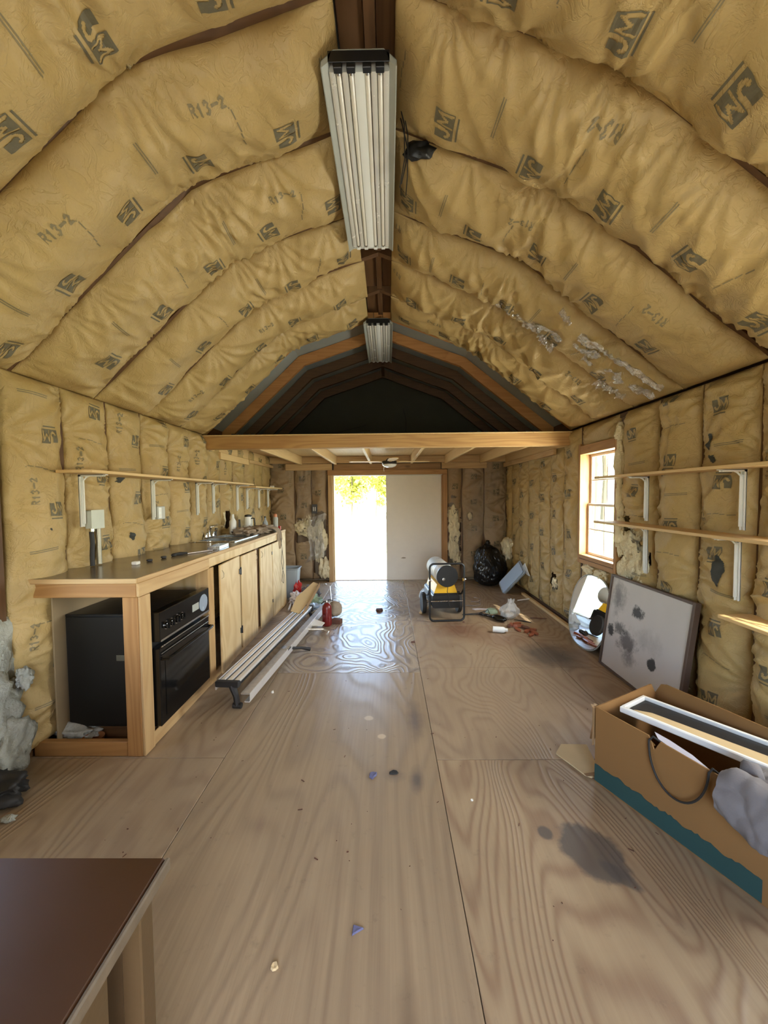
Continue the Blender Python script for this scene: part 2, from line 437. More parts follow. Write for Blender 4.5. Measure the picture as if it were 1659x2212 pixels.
class MB:
    def __init__(self):
        self.v, self.f, self.m = [], [], []

    def add(self, vs, fs, mi=0, M=None):
        o = len(self.v)
        if M is not None:
            vs = [M @ Vector(p) for p in vs]
        self.v += [tuple(p) for p in vs]
        self.f += [tuple(i + o for i in f) for f in fs]
        self.m += [mi] * len(fs)
        return self

    def box(self, x0, x1, y0, y1, z0, z1, b=.003, mi=0, M=None):
        x0, x1 = min(x0, x1), max(x0, x1)
        y0, y1 = min(y0, y1), max(y0, y1)
        z0, z1 = min(z0, z1), max(z0, z1)
        b = min(b, (x1 - x0) * .3, (y1 - y0) * .3, (z1 - z0) * .3)
        vs, idx = [], {}
        for i, X in enumerate((x0, x1)):
            for j, Y in enumerate((y0, y1)):
                for k, Z in enumerate((z0, z1)):
                    sx, sy, sz = (1 - 2 * i) * b, (1 - 2 * j) * b, (1 - 2 * k) * b
                    for a, p in enumerate(((X, Y + sy, Z + sz), (X + sx, Y, Z + sz), (X + sx, Y + sy, Z))):
                        idx[(i, j, k, a)] = len(vs)
                        vs.append(p)
        fs = []
        I = idx
        for s in (0, 1):
            q = [(s, 0, 0, 0), (s, 1, 0, 0), (s, 1, 1, 0), (s, 0, 1, 0)]
            fs.append([I[t] for t in (q if s else q[::-1])])
            q = [(0, s, 0, 1), (1, s, 0, 1), (1, s, 1, 1), (0, s, 1, 1)]
            fs.append([I[t] for t in (q[::-1] if s else q)])
            q = [(0, 0, s, 2), (1, 0, s, 2), (1, 1, s, 2), (0, 1, s, 2)]
            fs.append([I[t] for t in (q if s else q[::-1])])
        for i in (0, 1):
            for j in (0, 1):
                fs.append([I[(i, j, 0, 0)], I[(i, j, 1, 0)], I[(i, j, 1, 1)], I[(i, j, 0, 1)]])
                fs.append([I[(i, 0, j, 0)], I[(i, 1, j, 0)], I[(i, 1, j, 2)], I[(i, 0, j, 2)]])
                fs.append([I[(0, i, j, 1)], I[(1, i, j, 1)], I[(1, i, j, 2)], I[(0, i, j, 2)]])
        for i in (0, 1):
            for j in (0, 1):
                for k in (0, 1):
                    fs.append([I[(i, j, k, 0)], I[(i, j, k, 1)], I[(i, j, k, 2)]])
        return self.add(vs, fs, mi, M)

    def tube(self, pts, r, n=8, closed=False, cap=True, mi=0, flat=1.0):
        pts = [Vector(p) for p in pts]
        k = len(pts)
        rr = r if isinstance(r, (list, tuple)) else [r] * k
        vs, fs = [], []
        up = None
        for i, p in enumerate(pts):
            if closed:
                t = pts[(i + 1) % k] - pts[i - 1]
            else:
                t = pts[min(i + 1, k - 1)] - pts[max(i - 1, 0)]
            if t.length < 1e-9:
                t = Vector((0, 0, 1))
            t.normalize()
            if up is None:
                up = Vector((0, 0, 1)) if abs(t.z) < .9 else Vector((1, 0, 0))
            s = t.cross(up)
            if s.length < 1e-6:
                s = t.orthogonal()
            s.normalize()
            up = s.cross(t).normalized()
            for j in range(n):
                a = 2 * PI * j / n
                vs.append(p + s * math.cos(a) * rr[i] + up * math.sin(a) * rr[i] * flat)
        for i in range(k if closed else k - 1):
            i2 = (i + 1) % k
            for j in range(n):
                j2 = (j + 1) % n
                fs.append((i * n + j, i2 * n + j, i2 * n + j2, i * n + j2))
        if cap and not closed:
            fs.append(tuple(range(n)))
            fs.append(tuple((k - 1) * n + j for j in range(n))[::-1])
        return self.add(vs, fs, mi)

    def lathe(self, prof, n=24, M=None, mi=0, cap=True):
        vs, fs = [], []
        for (r, z) in prof:
            for j in range(n):
                a = 2 * PI * j / n
                vs.append((r * math.cos(a), r * math.sin(a), z))
        for i in range(len(prof) - 1):
            for j in range(n):
                j2 = (j + 1) % n
                fs.append((i * n + j, i * n + j2, (i + 1) * n + j2, (i + 1) * n + j))
        if cap:
            fs.append(tuple(range(n))[::-1])
            fs.append(tuple((len(prof) - 1) * n + j for j in range(n)))
        return self.add(vs, fs, mi, M)

    def prism(self, poly, z0, z1, M=None, mi=0):
        n = len(poly)
        vs = [(x, y, z0) for x, y in poly] + [(x, y, z1) for x, y in poly]
        fs = [tuple(range(n))[::-1], tuple(range(n, 2 * n))]
        fs += [(i, (i + 1) % n, n + (i + 1) % n, n + i) for i in range(n)]
        return self.add(vs, fs, mi, M)

    def grid(self, P, mi=0, thick=0.0, M=None):
        """P: nested list [i][j] of points; optional thickness downwards along the normal"""
        P = np.asarray(P, float)
        nu, nv = P.shape[:2]
        idx = np.arange(nu * nv).reshape(nu, nv)
        fs = [(int(idx[i, j]), int(idx[i + 1, j]), int(idx[i + 1, j + 1]), int(idx[i, j + 1])) for i in range(nu - 1) for j in range(nv - 1)]
        vs = [tuple(p) for p in P.reshape(-1, 3)]
        if thick:
            du = np.gradient(P, axis=0)
            dv = np.gradient(P, axis=1)
            nn = np.cross(du, dv)
            nn /= np.maximum(np.linalg.norm(nn, axis=2, keepdims=True), 1e-9)
            Q = (P - nn * thick).reshape(-1, 3)
            o = len(vs)
            vs += [tuple(p) for p in Q]
            fs2 = [tuple(o + k for k in f[::-1]) for f in fs]
            b = list(idx[:, 0]) + list(idx[-1, 1:]) + list(idx[-2::-1, -1]) + list(idx[0, -2:0:-1])
            b = [int(x) for x in b]
            rim = [(b[k], o + b[k], o + b[(k + 1) % len(b)], b[(k + 1) % len(b)]) for k in range(len(b))]
            fs = fs + fs2 + rim
        return self.add(vs, fs, mi, M)

    def build(self, name, mats, parent=None, smooth=35, loc=None, label=None, rot=None):
        me = bpy.data.meshes.new(name)
        me.from_pydata(self.v, [], self.f)
        mats = mats if isinstance(mats, (list, tuple)) else [mats]
        for m in mats:
            me.materials.append(m)
        if len(mats) > 1:
            me.polygons.foreach_set('material_index', self.m)
        me.update()
        if smooth:
            me.polygons.foreach_set('use_smooth', [True] * len(me.polygons))
            me.set_sharp_from_angle(angle=math.radians(smooth))
        o = bpy.data.objects.new(name, me)
        col.objects.link(o)
        if parent is not None:
            o.parent = parent
        if loc is not None:
            o.location = loc
        if rot is not None:
            o.rotation_euler = rot
        if label:
            o['label'] = label
        return o


def tag(o, label, cat, group=None, kind=None):
    o['label'] = label
    o['category'] = cat
    if group:
        o['group'] = group
    if kind:
        o['kind'] = kind
    return o


def thing(name, label, cat, loc=(0, 0, 0), rz=0.0, group=None, rot=None):
    o = bpy.data.objects.new(name, None)
    o.empty_display_size = .1
    col.objects.link(o)
    o.location = loc
    o.rotation_euler = rot if rot else (0, 0, rz)
    return tag(o, label, cat, group)


def structure(name, mesh_mb=None, mat=None, kind='structure'):
    if mesh_mb is None:
        o = bpy.data.objects.new(name, None)
        col.objects.link(o)
    else:
        o = mesh_mb.build(name, mat)
    o['kind'] = kind
    return o


def copy_part(src, parent):
    c = src.copy()
    col.objects.link(c)
    c.parent = parent
    return c


def blob(center, rad, seed=0, amp=.3, freq=3.0, sub=3, M=None):
    bm = bmesh.new()
    bmesh.ops.create_icosphere(bm, subdivisions=sub, radius=1)
    vs = []
    for v in bm.verts:
        p = v.co.copy()
        d = 1 + amp * mnoise.noise(p * freq * .5 + Vector((seed * 3.7, seed, 0))) + amp * .5 * mnoise.noise(p * freq + Vector((0, seed * 5.1, 0)))
        p = p * d
        vs.append((center[0] + p.x * rad[0], center[1] + p.y * rad[1], center[2] + p.z * rad[2]))
    fs = [tuple(v.index for v in f.verts) for f in bm.faces]
    bm.free()
    if M is not None:
        vs = [tuple(M @ Vector(p)) for p in vs]
    return vs, fs


def arc(cx, cy, r, a0, a1, n):
    return [(cx + r * math.cos(math.radians(a0 + (a1 - a0) * i / n)), cy + r * math.sin(math.radians(a0 + (a1 - a0) * i / n))) for i in range(n + 1)]


# ------------------------------------------------------------------ printed marks on the insulation facing
def seg_dist(px, py, ax, ay, bx, by):
    dx, dy = bx - ax, by - ay
    t = np.clip(((px - ax) * dx + (py - ay) * dy) / max(dx * dx + dy * dy, 1e-9), 0, 1)
    return np.hypot(px - ax - t * dx, py - ay - t * dy)


def poly_strokes(px, py, lines):
    d = np.full(px.shape, 9.0)
    for ln in lines:
        for (a, b) in zip(ln[:-1], ln[1:]):
            d = np.minimum(d, seg_dist(px, py, *a, *b))
    return d


def raster(fn, W, H, n):
    """-> (k,4,2) cell corners where fn is dark; origin at the centre, size W x H metres"""
    m = max(2, int(round(n * H / W)))
    xs = (np.arange(n) + .5) / n
    ys = (np.arange(m) + .5) / m
    gx, gy = np.meshgrid(xs, ys, indexing='ij')
    on = fn(gx, gy * H / W)
    out = []
    cw, ch = W / n, H / m
    for i, j in zip(*np.nonzero(on)):
        x0, y0 = i * cw - W / 2, j * ch - H / 2
        out.append(((x0, y0), (x0 + cw, y0), (x0 + cw, y0 + ch), (x0, y0 + ch)))
    return np.array(out)


def f_logo(x, y):
    H = .92
    y = y / H
    box = (y > .17) & (x > .0) & (x < 1.0)
    J = [[(.40, 1.0), (.40, .52), (.36, .40), (.27, .34), (.17, .38), (.13, .48)]]
    Mm = [[(.53, .24), (.53, .86), (.72, .46), (.90, .86), (.93, .24)]]
    d = np.minimum(poly_strokes(x, y, J) - .058, poly_strokes(x, y, Mm) - .045)
    cut = (d < 0) | ((x < .34) & (y > .93)) | ((x > .30) & (x < .345) & (y > .6))
    under = (y < .065) & (x > .02) & (x < .98)
    return (box & ~cut) | under


GL = {'R': [[(0, 0), (0, 1), (.5, 1), (.6, .8), (.5, .55), (0, .5)], [(.3, .5), (.6, 0)]],
      '1': [[(.1, .8), (.3, 1), (.3, 0)]],
      '3': [[(0, .9), (.3, 1), (.55, .8), (.3, .55), (.55, .3), (.3, 0), (0, .1)]],
      '2': [[(0, .8), (.3, 1), (.55, .75), (0, 0), (.6, 0)]],
      '-': [[(0, .5), (.9, .5)]]}


def text_fn(s, total):
    lines, x = [], .0
    for ch in s:
        for ln in GL[ch]:
            lines.append([((x + p[0] * .8) / total, (p[1] * .8 + .1) / total) for p in ln])
        x += .8 if ch != '-' else .95
    return lambda gx, gy: poly_strokes(gx, gy, lines) < .10 / total


LOGO = raster(f_logo, .135, .124, 30)
LOGO_LO = raster(f_logo, .135, .124, 18)
R13 = raster(text_fn('R13-2', 4.3), .27, .063, 56)
R13_LO = raster(text_fn('R13-2', 4.3), .27, .063, 34)
WAVE = raster(lambda x, y: np.abs(y - .05 - .03 * np.sin(x * 5.5)) < .011, .20, .022, 40)
DOUBLE = raster(lambda x, y: (np.abs(y - .02) < .010) | (np.abs(y - .075) < .010), .20, .020, 34)


def blot(seed, W, H, n=26):
    def fn(x, y):
        y = y * W / H
        r = np.hypot((x - .5) * 2, (y - .5) * 2)
        return r < .72 + .30 * vnoise(x * 4, y * 4, seed)
    return raster(fn, W, H, n)


# ------------------------------------------------------------------ one insulation batt: kraft facing bulging between two studs
def smooth_path(pts, n):
    P = [np.array(p, float) for p in pts]
    if len(P) > 2:
        for _ in range(3):
            Q = [P[0]]
            for a, b in zip(P[:-1], P[1:]):
                L = np.linalg.norm(b - a)
                t = min(.25, .10 / max(L, 1e-6))
                Q += [a * (1 - t) + b * t, a * t + b * (1 - t)]
            Q.append(P[-1])
            P = Q
    P = np.array(P)
    d = np.r_[0, np.cumsum(np.linalg.norm(np.diff(P, axis=0), axis=1))]
    s = np.linspace(0, d[-1], n)
    return np.stack([np.interp(s, d, P[:, k]) for k in range(3)], 1), d[-1]


def batt(parent, pts, W0, width, inward, bulge=.05, seed=1, res=.014, marks='full', phase=.2, mu=.55, knee=None,
         extra=(), mat=None, crumple=1.0, name='insulation_batt', tears=(), clean=.6):
    """pts: centre line of the u=0 edge (bottom to top); W0: unit width direction; inward: rough inward direction"""
    rng = np.random.RandomState(seed)
    L = sum(np.linalg.norm(np.array(b, float) - np.array(a, float)) for a, b in zip(pts[:-1], pts[1:]))
    nv = max(6, int(L / res))
    nu = max(6, int(width / res))
    C, L = smooth_path(pts, nv)
    T = np.gradient(C, axis=0)
    T /= np.linalg.norm(T, axis=1, keepdims=True)
    Wd = np.array(W0, float)
    N = np.cross(Wd, T)
    inw = np.array(inward, float)
    flip = (N @ inw) < 0
    N[flip] *= -1
    chir = 1.0 if not flip.mean() > .5 else -1.0
    u = np.linspace(0, 1, nu)
    v = np.linspace(0, L, nv)
    U, V = np.meshgrid(u, v, indexing='ij')
    um = U * width
    prof = (1 - np.abs(2 * U - 1) ** 2.3)
    prof = np.maximum(prof, 0) ** .72
    if knee is not None:
        prof = prof * (.82 + .36 * (1 - U))
    endf = np.clip(V / .10, 0, 1) * np.clip((L - V) / .08, 0, 1)
    if knee is not None:
        endf = np.clip(V / .14, 0, 1) * np.clip((L - V) / .34, 0, 1)
    endf = endf * (2 - endf)
    big = 1 + .28 * vnoise(V * 2.1, U * .8, seed) + .12 * vnoise(V * 5, U * 2.0, seed + 3)
    d = bulge * prof * endf * big
    # staple lines: pinches and folds raying out of them
    fold = np.zeros_like(d)
    pinch = np.ones_like(d)
    for side in (0, 1):
        vk = rng.uniform(.05, .25)
        while vk < L:
            r = np.hypot(um - side * width, (V - vk) * .9) + 1e-6
            th = np.arctan2(V - vk, np.abs(um - side * width) + .02)
            amp = rng.uniform(.003, .015) * crumple
            k = rng.uniform(7, 15)
            fold += amp * np.exp(-r / (width * rng.uniform(.25, .6))) * np.clip(r / .03, 0, 1) * (1 - 2.4 * np.abs(np.sin(th * k * .5 + rng.uniform(0, 6))))
            pinch *= 1 - .45 * np.exp(-(r / .07) ** 2)
            vk += rng.uniform(.16, .42)
    if knee is not None:
        for side in (0, 1):
            r = np.hypot(um - side * width, V - knee) + 1e-6
            th = np.arctan2(V - knee, np.abs(um - side * width) + .02)
            fold += .014 * crumple * np.exp(-r / (width * .55)) * np.clip(r / .04, 0, 1) * np.cos(th * rng.uniform(9, 13) + rng.uniform(0, 6))
        kz = np.exp(-((V - knee) / .22) ** 2)
        n_ = vnoise(V * 16 + 3 * vnoise(um * 3, V * 2, seed), um * 2.2, seed + 8)
        fold += .012 * crumple * kz * (1 - 2 * np.abs(n_)) * prof
    # long creases across the width plus crinkle
    wv = V + .10 * vnoise(um * 4, V * 3, seed + 21) + (um - width / 2) * rng.uniform(-.5, .5)
    n1 = vnoise(wv * 9, um * 1.8, seed + 5)
    patch = np.clip(.35 + 1.1 * vnoise(V * 1.7, U * 1.3, seed + 31), .05, 1)
    fold += .012 * crumple * patch * (1 - 2.2 * np.abs(n1)) * (prof * .7 + .3)
    n2 = vnoise(wv * 26, um * 7, seed + 6)
    fold += .0030 * crumple * patch * (1 - 2.2 * np.abs(n2))
    n3 = vnoise(um * 13 + V * rng.uniform(-2, 2), V * 3.0, seed + 44)
    fold += (.0075 if knee is None else .0045) * crumple * np.clip(.2 + vnoise(V * 1.3, U * 2, seed + 51), 0, 1) * (1 - 2.2 * np.abs(n3)) * prof
    d = d * pinch + fold * np.clip(endf + .25, 0, 1)
    d = np.maximum(d, -.012 * prof) + .005
    # edges: pull in a little between staples so the framing shows
    gk = .026 if knee is None else .040
    g0 = .004 + gk * np.clip(vnoise(v * 2.6, v * 0 + 1.5, seed + 70) + .15, 0, 1)
    g1 = .004 + gk * np.clip(vnoise(v * 2.6, v * 0 + 7.5, seed + 71) + .15, 0, 1)
    X = g0[None, :] + (width - g0 - g1)[None, :] * U
    P = C[None, :, :] + Wd[None, None, :] * X[:, :, None] + N[None, :, :] * d[:, :, None]
    # skirts going back between the studs
    back0 = P[0] - N * (.045 + d[0][:, None])
    back1 = P[-1] - N * (.045 + d[-1][:, None])
    F = np.concatenate([back0[None], P, back1[None]], 0)
    rows = F.shape[0]
    bot = F[:, :1] - N[None, :1] * .05
    top = F[:, -1:] - N[None, -1:] * .05
    F = np.concatenate([bot, F, top], 1)
    cols = F.shape[1]
    idx = np.arange(rows * cols).reshape(rows, cols)
    q = np.stack([idx[:-1, :-1], idx[1:, :-1], idx[1:, 1:], idx[:-1, 1:]], -1).reshape(-1, 4)
    if chir < 0:
        q = q[:, ::-1]
    if tears:
        cen = F[:-1, :-1].reshape(-1, 3)
        keep = np.ones(len(q), bool)
        for (cx_, cy_, cz_, rad, sd) in tears:
            dd = cen - np.array((cx_, cy_, cz_))
            rr = np.sqrt((dd[:, 0] / rad[0]) ** 2 + (dd[:, 1] / rad[1]) ** 2 + (dd[:, 2] / rad[2]) ** 2)
            nz = vnoise((cen[:, 0] + cen[:, 1]) * 14, cen[:, 2] * 14, sd)
            keep &= rr > 1 + .35 * nz
        q = q[keep]
    verts = [F.reshape(-1, 3)]
    faces = [q]
    mats_idx = [np.zeros(len(q), int)]
    off = rows * cols
    # normals of the bulged sheet for the print
    du = np.gradient(P, axis=0)
    dv = np.gradient(P, axis=1)
    NN = np.cross(du, dv)
    NN /= np.maximum(np.linalg.norm(NN, axis=2, keepdims=True), 1e-9)
    if (NN.mean((0, 1)) @ inw) < 0:
        NN = -NN

    def place(cells, cu, cv, rot, mi=1, lift=.0022, fs=1.0):
        nonlocal off
        ca, sa = math.cos(rot), math.sin(rot)
        x = (cells[..., 0] * ca - cells[..., 1] * sa) * fs
        y = (cells[..., 0] * sa + cells[..., 1] * ca) * fs
        uu = (cu * width + chir * x) / width
        vv = (cv + y) / L
        ok = ((uu > .015) & (uu < .985) & (vv > .01) & (vv < .99)).all(1)
        uu, vv = uu[ok], vv[ok]
        if not len(uu):
            return
        fu, fv = uu * (nu - 1), vv * (nv - 1)
        iu = np.clip(fu.astype(int), 0, nu - 2)
        iv = np.clip(fv.astype(int), 0, nv - 2)
        au, av = (fu - iu)[..., None], (fv - iv)[..., None]

        def lerp(A):
            return (A[iu, iv] * (1 - au) + A[iu + 1, iv] * au) * (1 - av) + (A[iu, iv + 1] * (1 - au) + A[iu + 1, iv + 1] * au) * av
        pts3 = lerp(P) + lerp(NN) * lift
        k = len(pts3)
        verts.append(pts3.reshape(-1, 3))
        f = np.arange(k * 4).reshape(k, 4) + off
        faces.append(f)
        mats_idx.append(np.full(k, mi))
        off += k * 4

    if marks:
        lo = marks == 'low'
        lg = LOGO_LO if lo else LOGO
        vv = phase
        i = rng.randint(0, 2)
        while vv < L:
            place(lg, mu + rng.uniform(-.05, .05), vv, (PI if i % 2 else 0) + rng.uniform(-.06, .06), fs=1.0 if width > .5 else .82)
            sd = mu - .36 if mu > .5 else mu + .36
            if i % 2 == 0:
                if rng.rand() < .75:
                    place(R13_LO if lo else R13, sd + rng.uniform(-.05, .05), vv + rng.uniform(.12, .25), PI / 2 + rng.uniform(-.08, .08), 3, fs=.62)
                if not lo:
                    place(WAVE, .42, vv + .25, rng.uniform(-.2, .2), 3)
            elif not lo:
                place(DOUBLE, .35, vv + .22, rng.uniform(-.1, .1), 3, fs=.8)
            vv += .45
            i += 1
    for (cells, cu, cv, rot, mi, fs) in extra:
        place(cells, cu, cv, rot, mi, .0035, fs)
    Vv = np.concatenate(verts)
    Ff = np.concatenate(faces)
    Mi = np.concatenate(mats_idx)
    me = bpy.data.meshes.new(name)
    me.vertices.add(len(Vv))
    me.vertices.foreach_set('co', Vv.astype(np.float32).ravel())
    me.loops.add(len(Ff) * 4)
    me.loops.foreach_set('vertex_index', Ff.astype(np.int32).ravel())
    me.polygons.add(len(Ff))
    me.polygons.foreach_set('loop_start', np.arange(0, len(Ff) * 4, 4, dtype=np.int32))
    me.polygons.foreach_set('material_index', Mi.astype(np.int32))
    me.update(calc_edges=True)
    me.polygons.foreach_set('use_smooth', np.ones(len(Ff), bool))
    for m in (mat or kraft, ink, stain_m, ink_thin):
        me.materials.append(m)
    o = bpy.data.objects.new(name, me)
    col.objects.link(o)
    o.parent = parent
    return o


# ================================================================== THE SHELL
XW = 2.08            # stud faces
YF = 6.76            # far stud faces
YB = -1.5            # near wall
seed_n = [100]


def nxt():
    seed_n[0] += 1
    return seed_n[0]


# ---- floor: plywood sheets with open joints over a dark subfloor
fl = structure('floor', MB().box(-2.2, 2.2, YB - .1, 6.95, -.10, -.019, 0), plain('subfloor', (.05, .035, .02), .9))
cols_x = [(-2.14, -.957, [YB, 2.155, 4.6, 6.86], ply_side), (-.953, .262, [YB, 0.78, 3.22, 5.62, 6.86], ply_mid),
          (.266, 1.488, [YB, -.3, 2.135, 3.30, 4.41, 5.65, 6.86], ply_near), (1.492, 2.14, [YB, .9, 3.30, 5.7, 6.86], ply_side)]
for (x0, x1, ys, m) in cols_x:
    for k, (y0, y1) in enumerate(zip(ys[:-1], ys[1:])):
        mm = m
        if m is ply_mid and y0 >= 3.2:
            mm = ply_shine
        if m is ply_near and y0 > 2:
            mm = ply_side
        MB().box(x0 - .0005, x1 + .0005, y0 + .002, y1 - .002, -.018, .0 - .0006 * (k % 2), .0015).build('plywood_sheet', mm, fl)

# ---- side walls
stud_L = [2.07, 2.46, 2.86, 3.24, 3.64, 4.0, 4.36, 4.76, 5.16, 5.56, 5.96, 6.36, 6.74]
stud_R = [1.79, 2.18, 2.58, 2.97, 3.43]
stud_R2 = [4.17, 4.56, 4.94, 5.29, 5.70, 6.10, 6.46, 6.74]
ZP = 2.17


def stud(parent, x0, x1, y, z0=.04, z1=ZP, w=.038, mat=None, name='stud'):
    return MB().box(x0, x1, y - w / 2, y + w / 2, z0, z1, .002).build(name, mat or shadew[2], parent)


# window openings: (side, y0, y1)
Z0W, Z1W = .86, 1.94
wl = structure('wall_left')
wr = structure('wall_right')


def sheathing(side, holes, parent):
    x0, x1 = (2.172, 2.19) if side > 0 else (-2.19, -2.172)
    ys = YB - .1
    for (a, b) in holes + [(6.95, None)]:
        MB().box(x0, x1, ys, a, -.1, 2.3, .001).build('sheathing_panel', ply_wall, parent)
        if b is None:
            break
        MB().box(x0, x1, a, b, -.1, Z0W, .001).build('sheathing_panel', ply_wall, parent)
        MB().box(x0, x1, a, b, Z1W, 2.3, .001).build('sheathing_panel', ply_wall, parent)
        ys = b


HL = [(1.02, 1.86)]
HR = [(1.05, 1.72), (3.50, 4.12)]
sheathing(-1, HL, wl)
sheathing(1, HR, wr)
for y in stud_L[1:] + [-1.4, -.9, -.4, .1, .55, .99, 1.90, 2.04]:
    stud(wl, -2.171, -2.08, y)
for y in stud_R[:-1] + stud_R2 + [3.46, -1.4, -.9, -.4, .25, .65, 1.01, 3.425]:
    stud(wr, 2.08, 2.171, y)
for sd, w_ in ((-1, wl), (1, wr)):
    x0, x1 = sorted((sd * 2.081, sd * 2.17))
    MB().box(x0, x1, YB, 6.76, .0005, .038, .002).build('bottom_plate', shadew[1], w_)
    MB().box(x0, x1, YB, 6.76, ZP + .001, ZP + .04, .002).build('top_plate', shadew[1], w_)

BL = {}
# left wall batts
for i, (y0, y1) in enumerate(zip(stud_L[:-1], stud_L[1:])):
    ex = []
    if i == 1:
        ex = [(blot(4, .09, .06, 16), .85, 1.62, 0, 2, 1.0)]
    if i == 2:
        ex = [(blot(6, .10, .07, 16), .16, 1.60, 0, 2, 1.0), (blot(8, .05, .09, 14), .3, 1.16, .4, 2, 1)]
    if i == 0:
        ex = [(blot(9, .02, .02, 8), .45, 1.27, 0, 2, 1)]
    tears = ()
    if i in (7,):
        tears = [(-2.03, 4.85, 1.22, (.3, .05, .13), 3)]
    batt(wl, [(-XW, y0, .05), (-XW, y0, ZP + .035)], (0, 1, 0), y1 - y0, (1, 0, 0), .085 if i < 6 else .06, nxt(), .013 if i < 6 else .017,
         'full' if i < 5 else 'low', phase=[.03, .24, .1, .33, .2, .28][i % 6], mu=.58, crumple=1.25, extra=ex, tears=tears)
batt(wl, [(-XW, .12, .05), (-XW, .12, ZP + .035)], (0, 1, 0), .42, (1, 0, 0), .05, nxt(), .04, None)
for a, b in ((-1.38, -.92), (-.88, -.42), (-.38, .08), (.56, .98)):
    batt(wl, [(-XW, a, .05), (-XW, a, ZP + .035)], (0, 1, 0), b - a, (1, 0, 0), .05, nxt(), .05, None)
for a, b in ((.05, Z0W - .05), (Z1W + .05, ZP)):
    batt(wl, [(-XW, 1.02, a), (-XW, 1.02, b)], (0, 1, 0), .86, (1, 0, 0), .04, nxt(), .05, None)
# right wall batts
for i, (y0, y1) in enumerate(zip(stud_R[:-1], stud_R[1:])):
    ex = []
    tears = ()
    if i == 1:
        ex = [(blot(14, .11, .22, 26), .40, .98, 0, 2, 1.0), (blot(15, .07, .16, 20), .68, 1.78, .1, 2, 1.0), (blot(19, .07, .07, 12), .62, 1.66, .1, 2, 1.0)]
    if i == 2:
        ex = [(blot(17, .10, .06, 14), .55, 1.60, 0, 2, 1.0)]
    if i == 3:
        tears = [(2.03, 3.22, .98, (.3, .17, .26), 5)]
    batt(wr, [(XW, y0, .05), (XW, y0, ZP + .035)], (0, 1, 0), y1 - y0 - (.03 if i == 3 else 0), (-1, 0, 0), .090, nxt(), 0.013,
         'full', phase=[.05, .17, .32, .12][i], mu=.45, crumple=1.3, extra=ex, tears=tears)
for i, (y0, y1) in enumerate(zip(stud_R2[:-1], stud_R2[1:])):
    tears = ()
    if i == 1:
        tears = [(2.03, 4.75, .42, (.3, .10, .10), 8)]
    batt(wr, [(XW, y0, .05), (XW, y0, ZP + .035)], (0, 1, 0), y1 - y0, (-1, 0, 0), .05, nxt(), .016,
         'low', phase=[.1, .3, .05, .25][i % 4], mu=.5, crumple=1.2, tears=tears)
batt(wr, [(XW, 3.50, 2.0), (XW, 3.50, ZP + .035)], (0, 1, 0), .64, (-1, 0, 0), .05, nxt(), .016, None, crumple=1.6)
batt(wr, [(XW, 3.50, .05), (XW, 3.50, Z0W - .10)], (0, 1, 0), .64, (-1, 0, 0), .06, nxt(), .014, None, crumple=2.6)
for a, b in ((-1.38, -.92), (-.88, -.42), (-.38, .23), (.27, .63), (.67, 1.0)):
    batt(wr, [(XW, a, .05), (XW, a, ZP + .035)], (0, 1, 0), b - a, (-1, 0, 0), .05, nxt(), .05, None)
for a, b in ((.05, Z0W - .05), (Z1W + .05, ZP)):
    batt(wr, [(XW, 1.04, a), (XW, 1.04, b)], (0, 1, 0), .71, (-1, 0, 0), .04, nxt(), .05, None)

# bare wool where the facing is torn
def tufts(parent, spots, mat=fibre, name='wool_tuft'):
    for k, (x, y, z, rx, ry, rz) in enumerate(spots):
        b = MB()
        b.add(*blob((x, y, z), (rx, ry, rz), seed=k * 1.7 + x * 3 + z, amp=.55, freq=4.0, sub=4))
        b.build(name, mat, parent, smooth=180)


tufts(wr, [(2.07, 3.28, 1.06, .055, .13, .13), (2.06, 3.17, .93, .06, .10, .14), (2.07, 3.34, .84, .05, .09, .12), (2.07, 3.12, .80, .05, .05, .10),
           (2.055, 3.42, 1.13, .045, .05, .16), (2.05, 3.425, 2.04, .05, .045, .08), (2.055, 3.43, 1.78, .045, .045, .22), (2.055, 3.43, 1.45, .04, .04, .20),
           (2.06, 3.72, .70, .05, .10, .06), (2.06, 3.95, .72, .05, .09, .05), (2.06, 4.75, .40, .03, .06, .07), (2.0, 6.42, .60, .10, .10, .17)])
tufts(wl, [(-2.09, 4.86, 1.22, .03, .04, .11)])
tufts(wl, [(-2.10, 1.97, .62, .055, .14, .22), (-2.07, 1.92, .36, .07, .16, .26), (-2.05, 1.98, .16, .08, .15, .15), (-2.0, 2.06, .52, .03, .035, .06)], fibre_w)
tufts(wl, [(-1.93, 2.30, .075, .14, .06, .05)], fibre_w, 'wool_scrap')

# right baseboard strip on the floor and left one
MB().box(1.985, 2.03, 4.15, 5.75, .0005, .035, .003).build('baseboard_right', palew[1], None)['kind'] = 'structure'

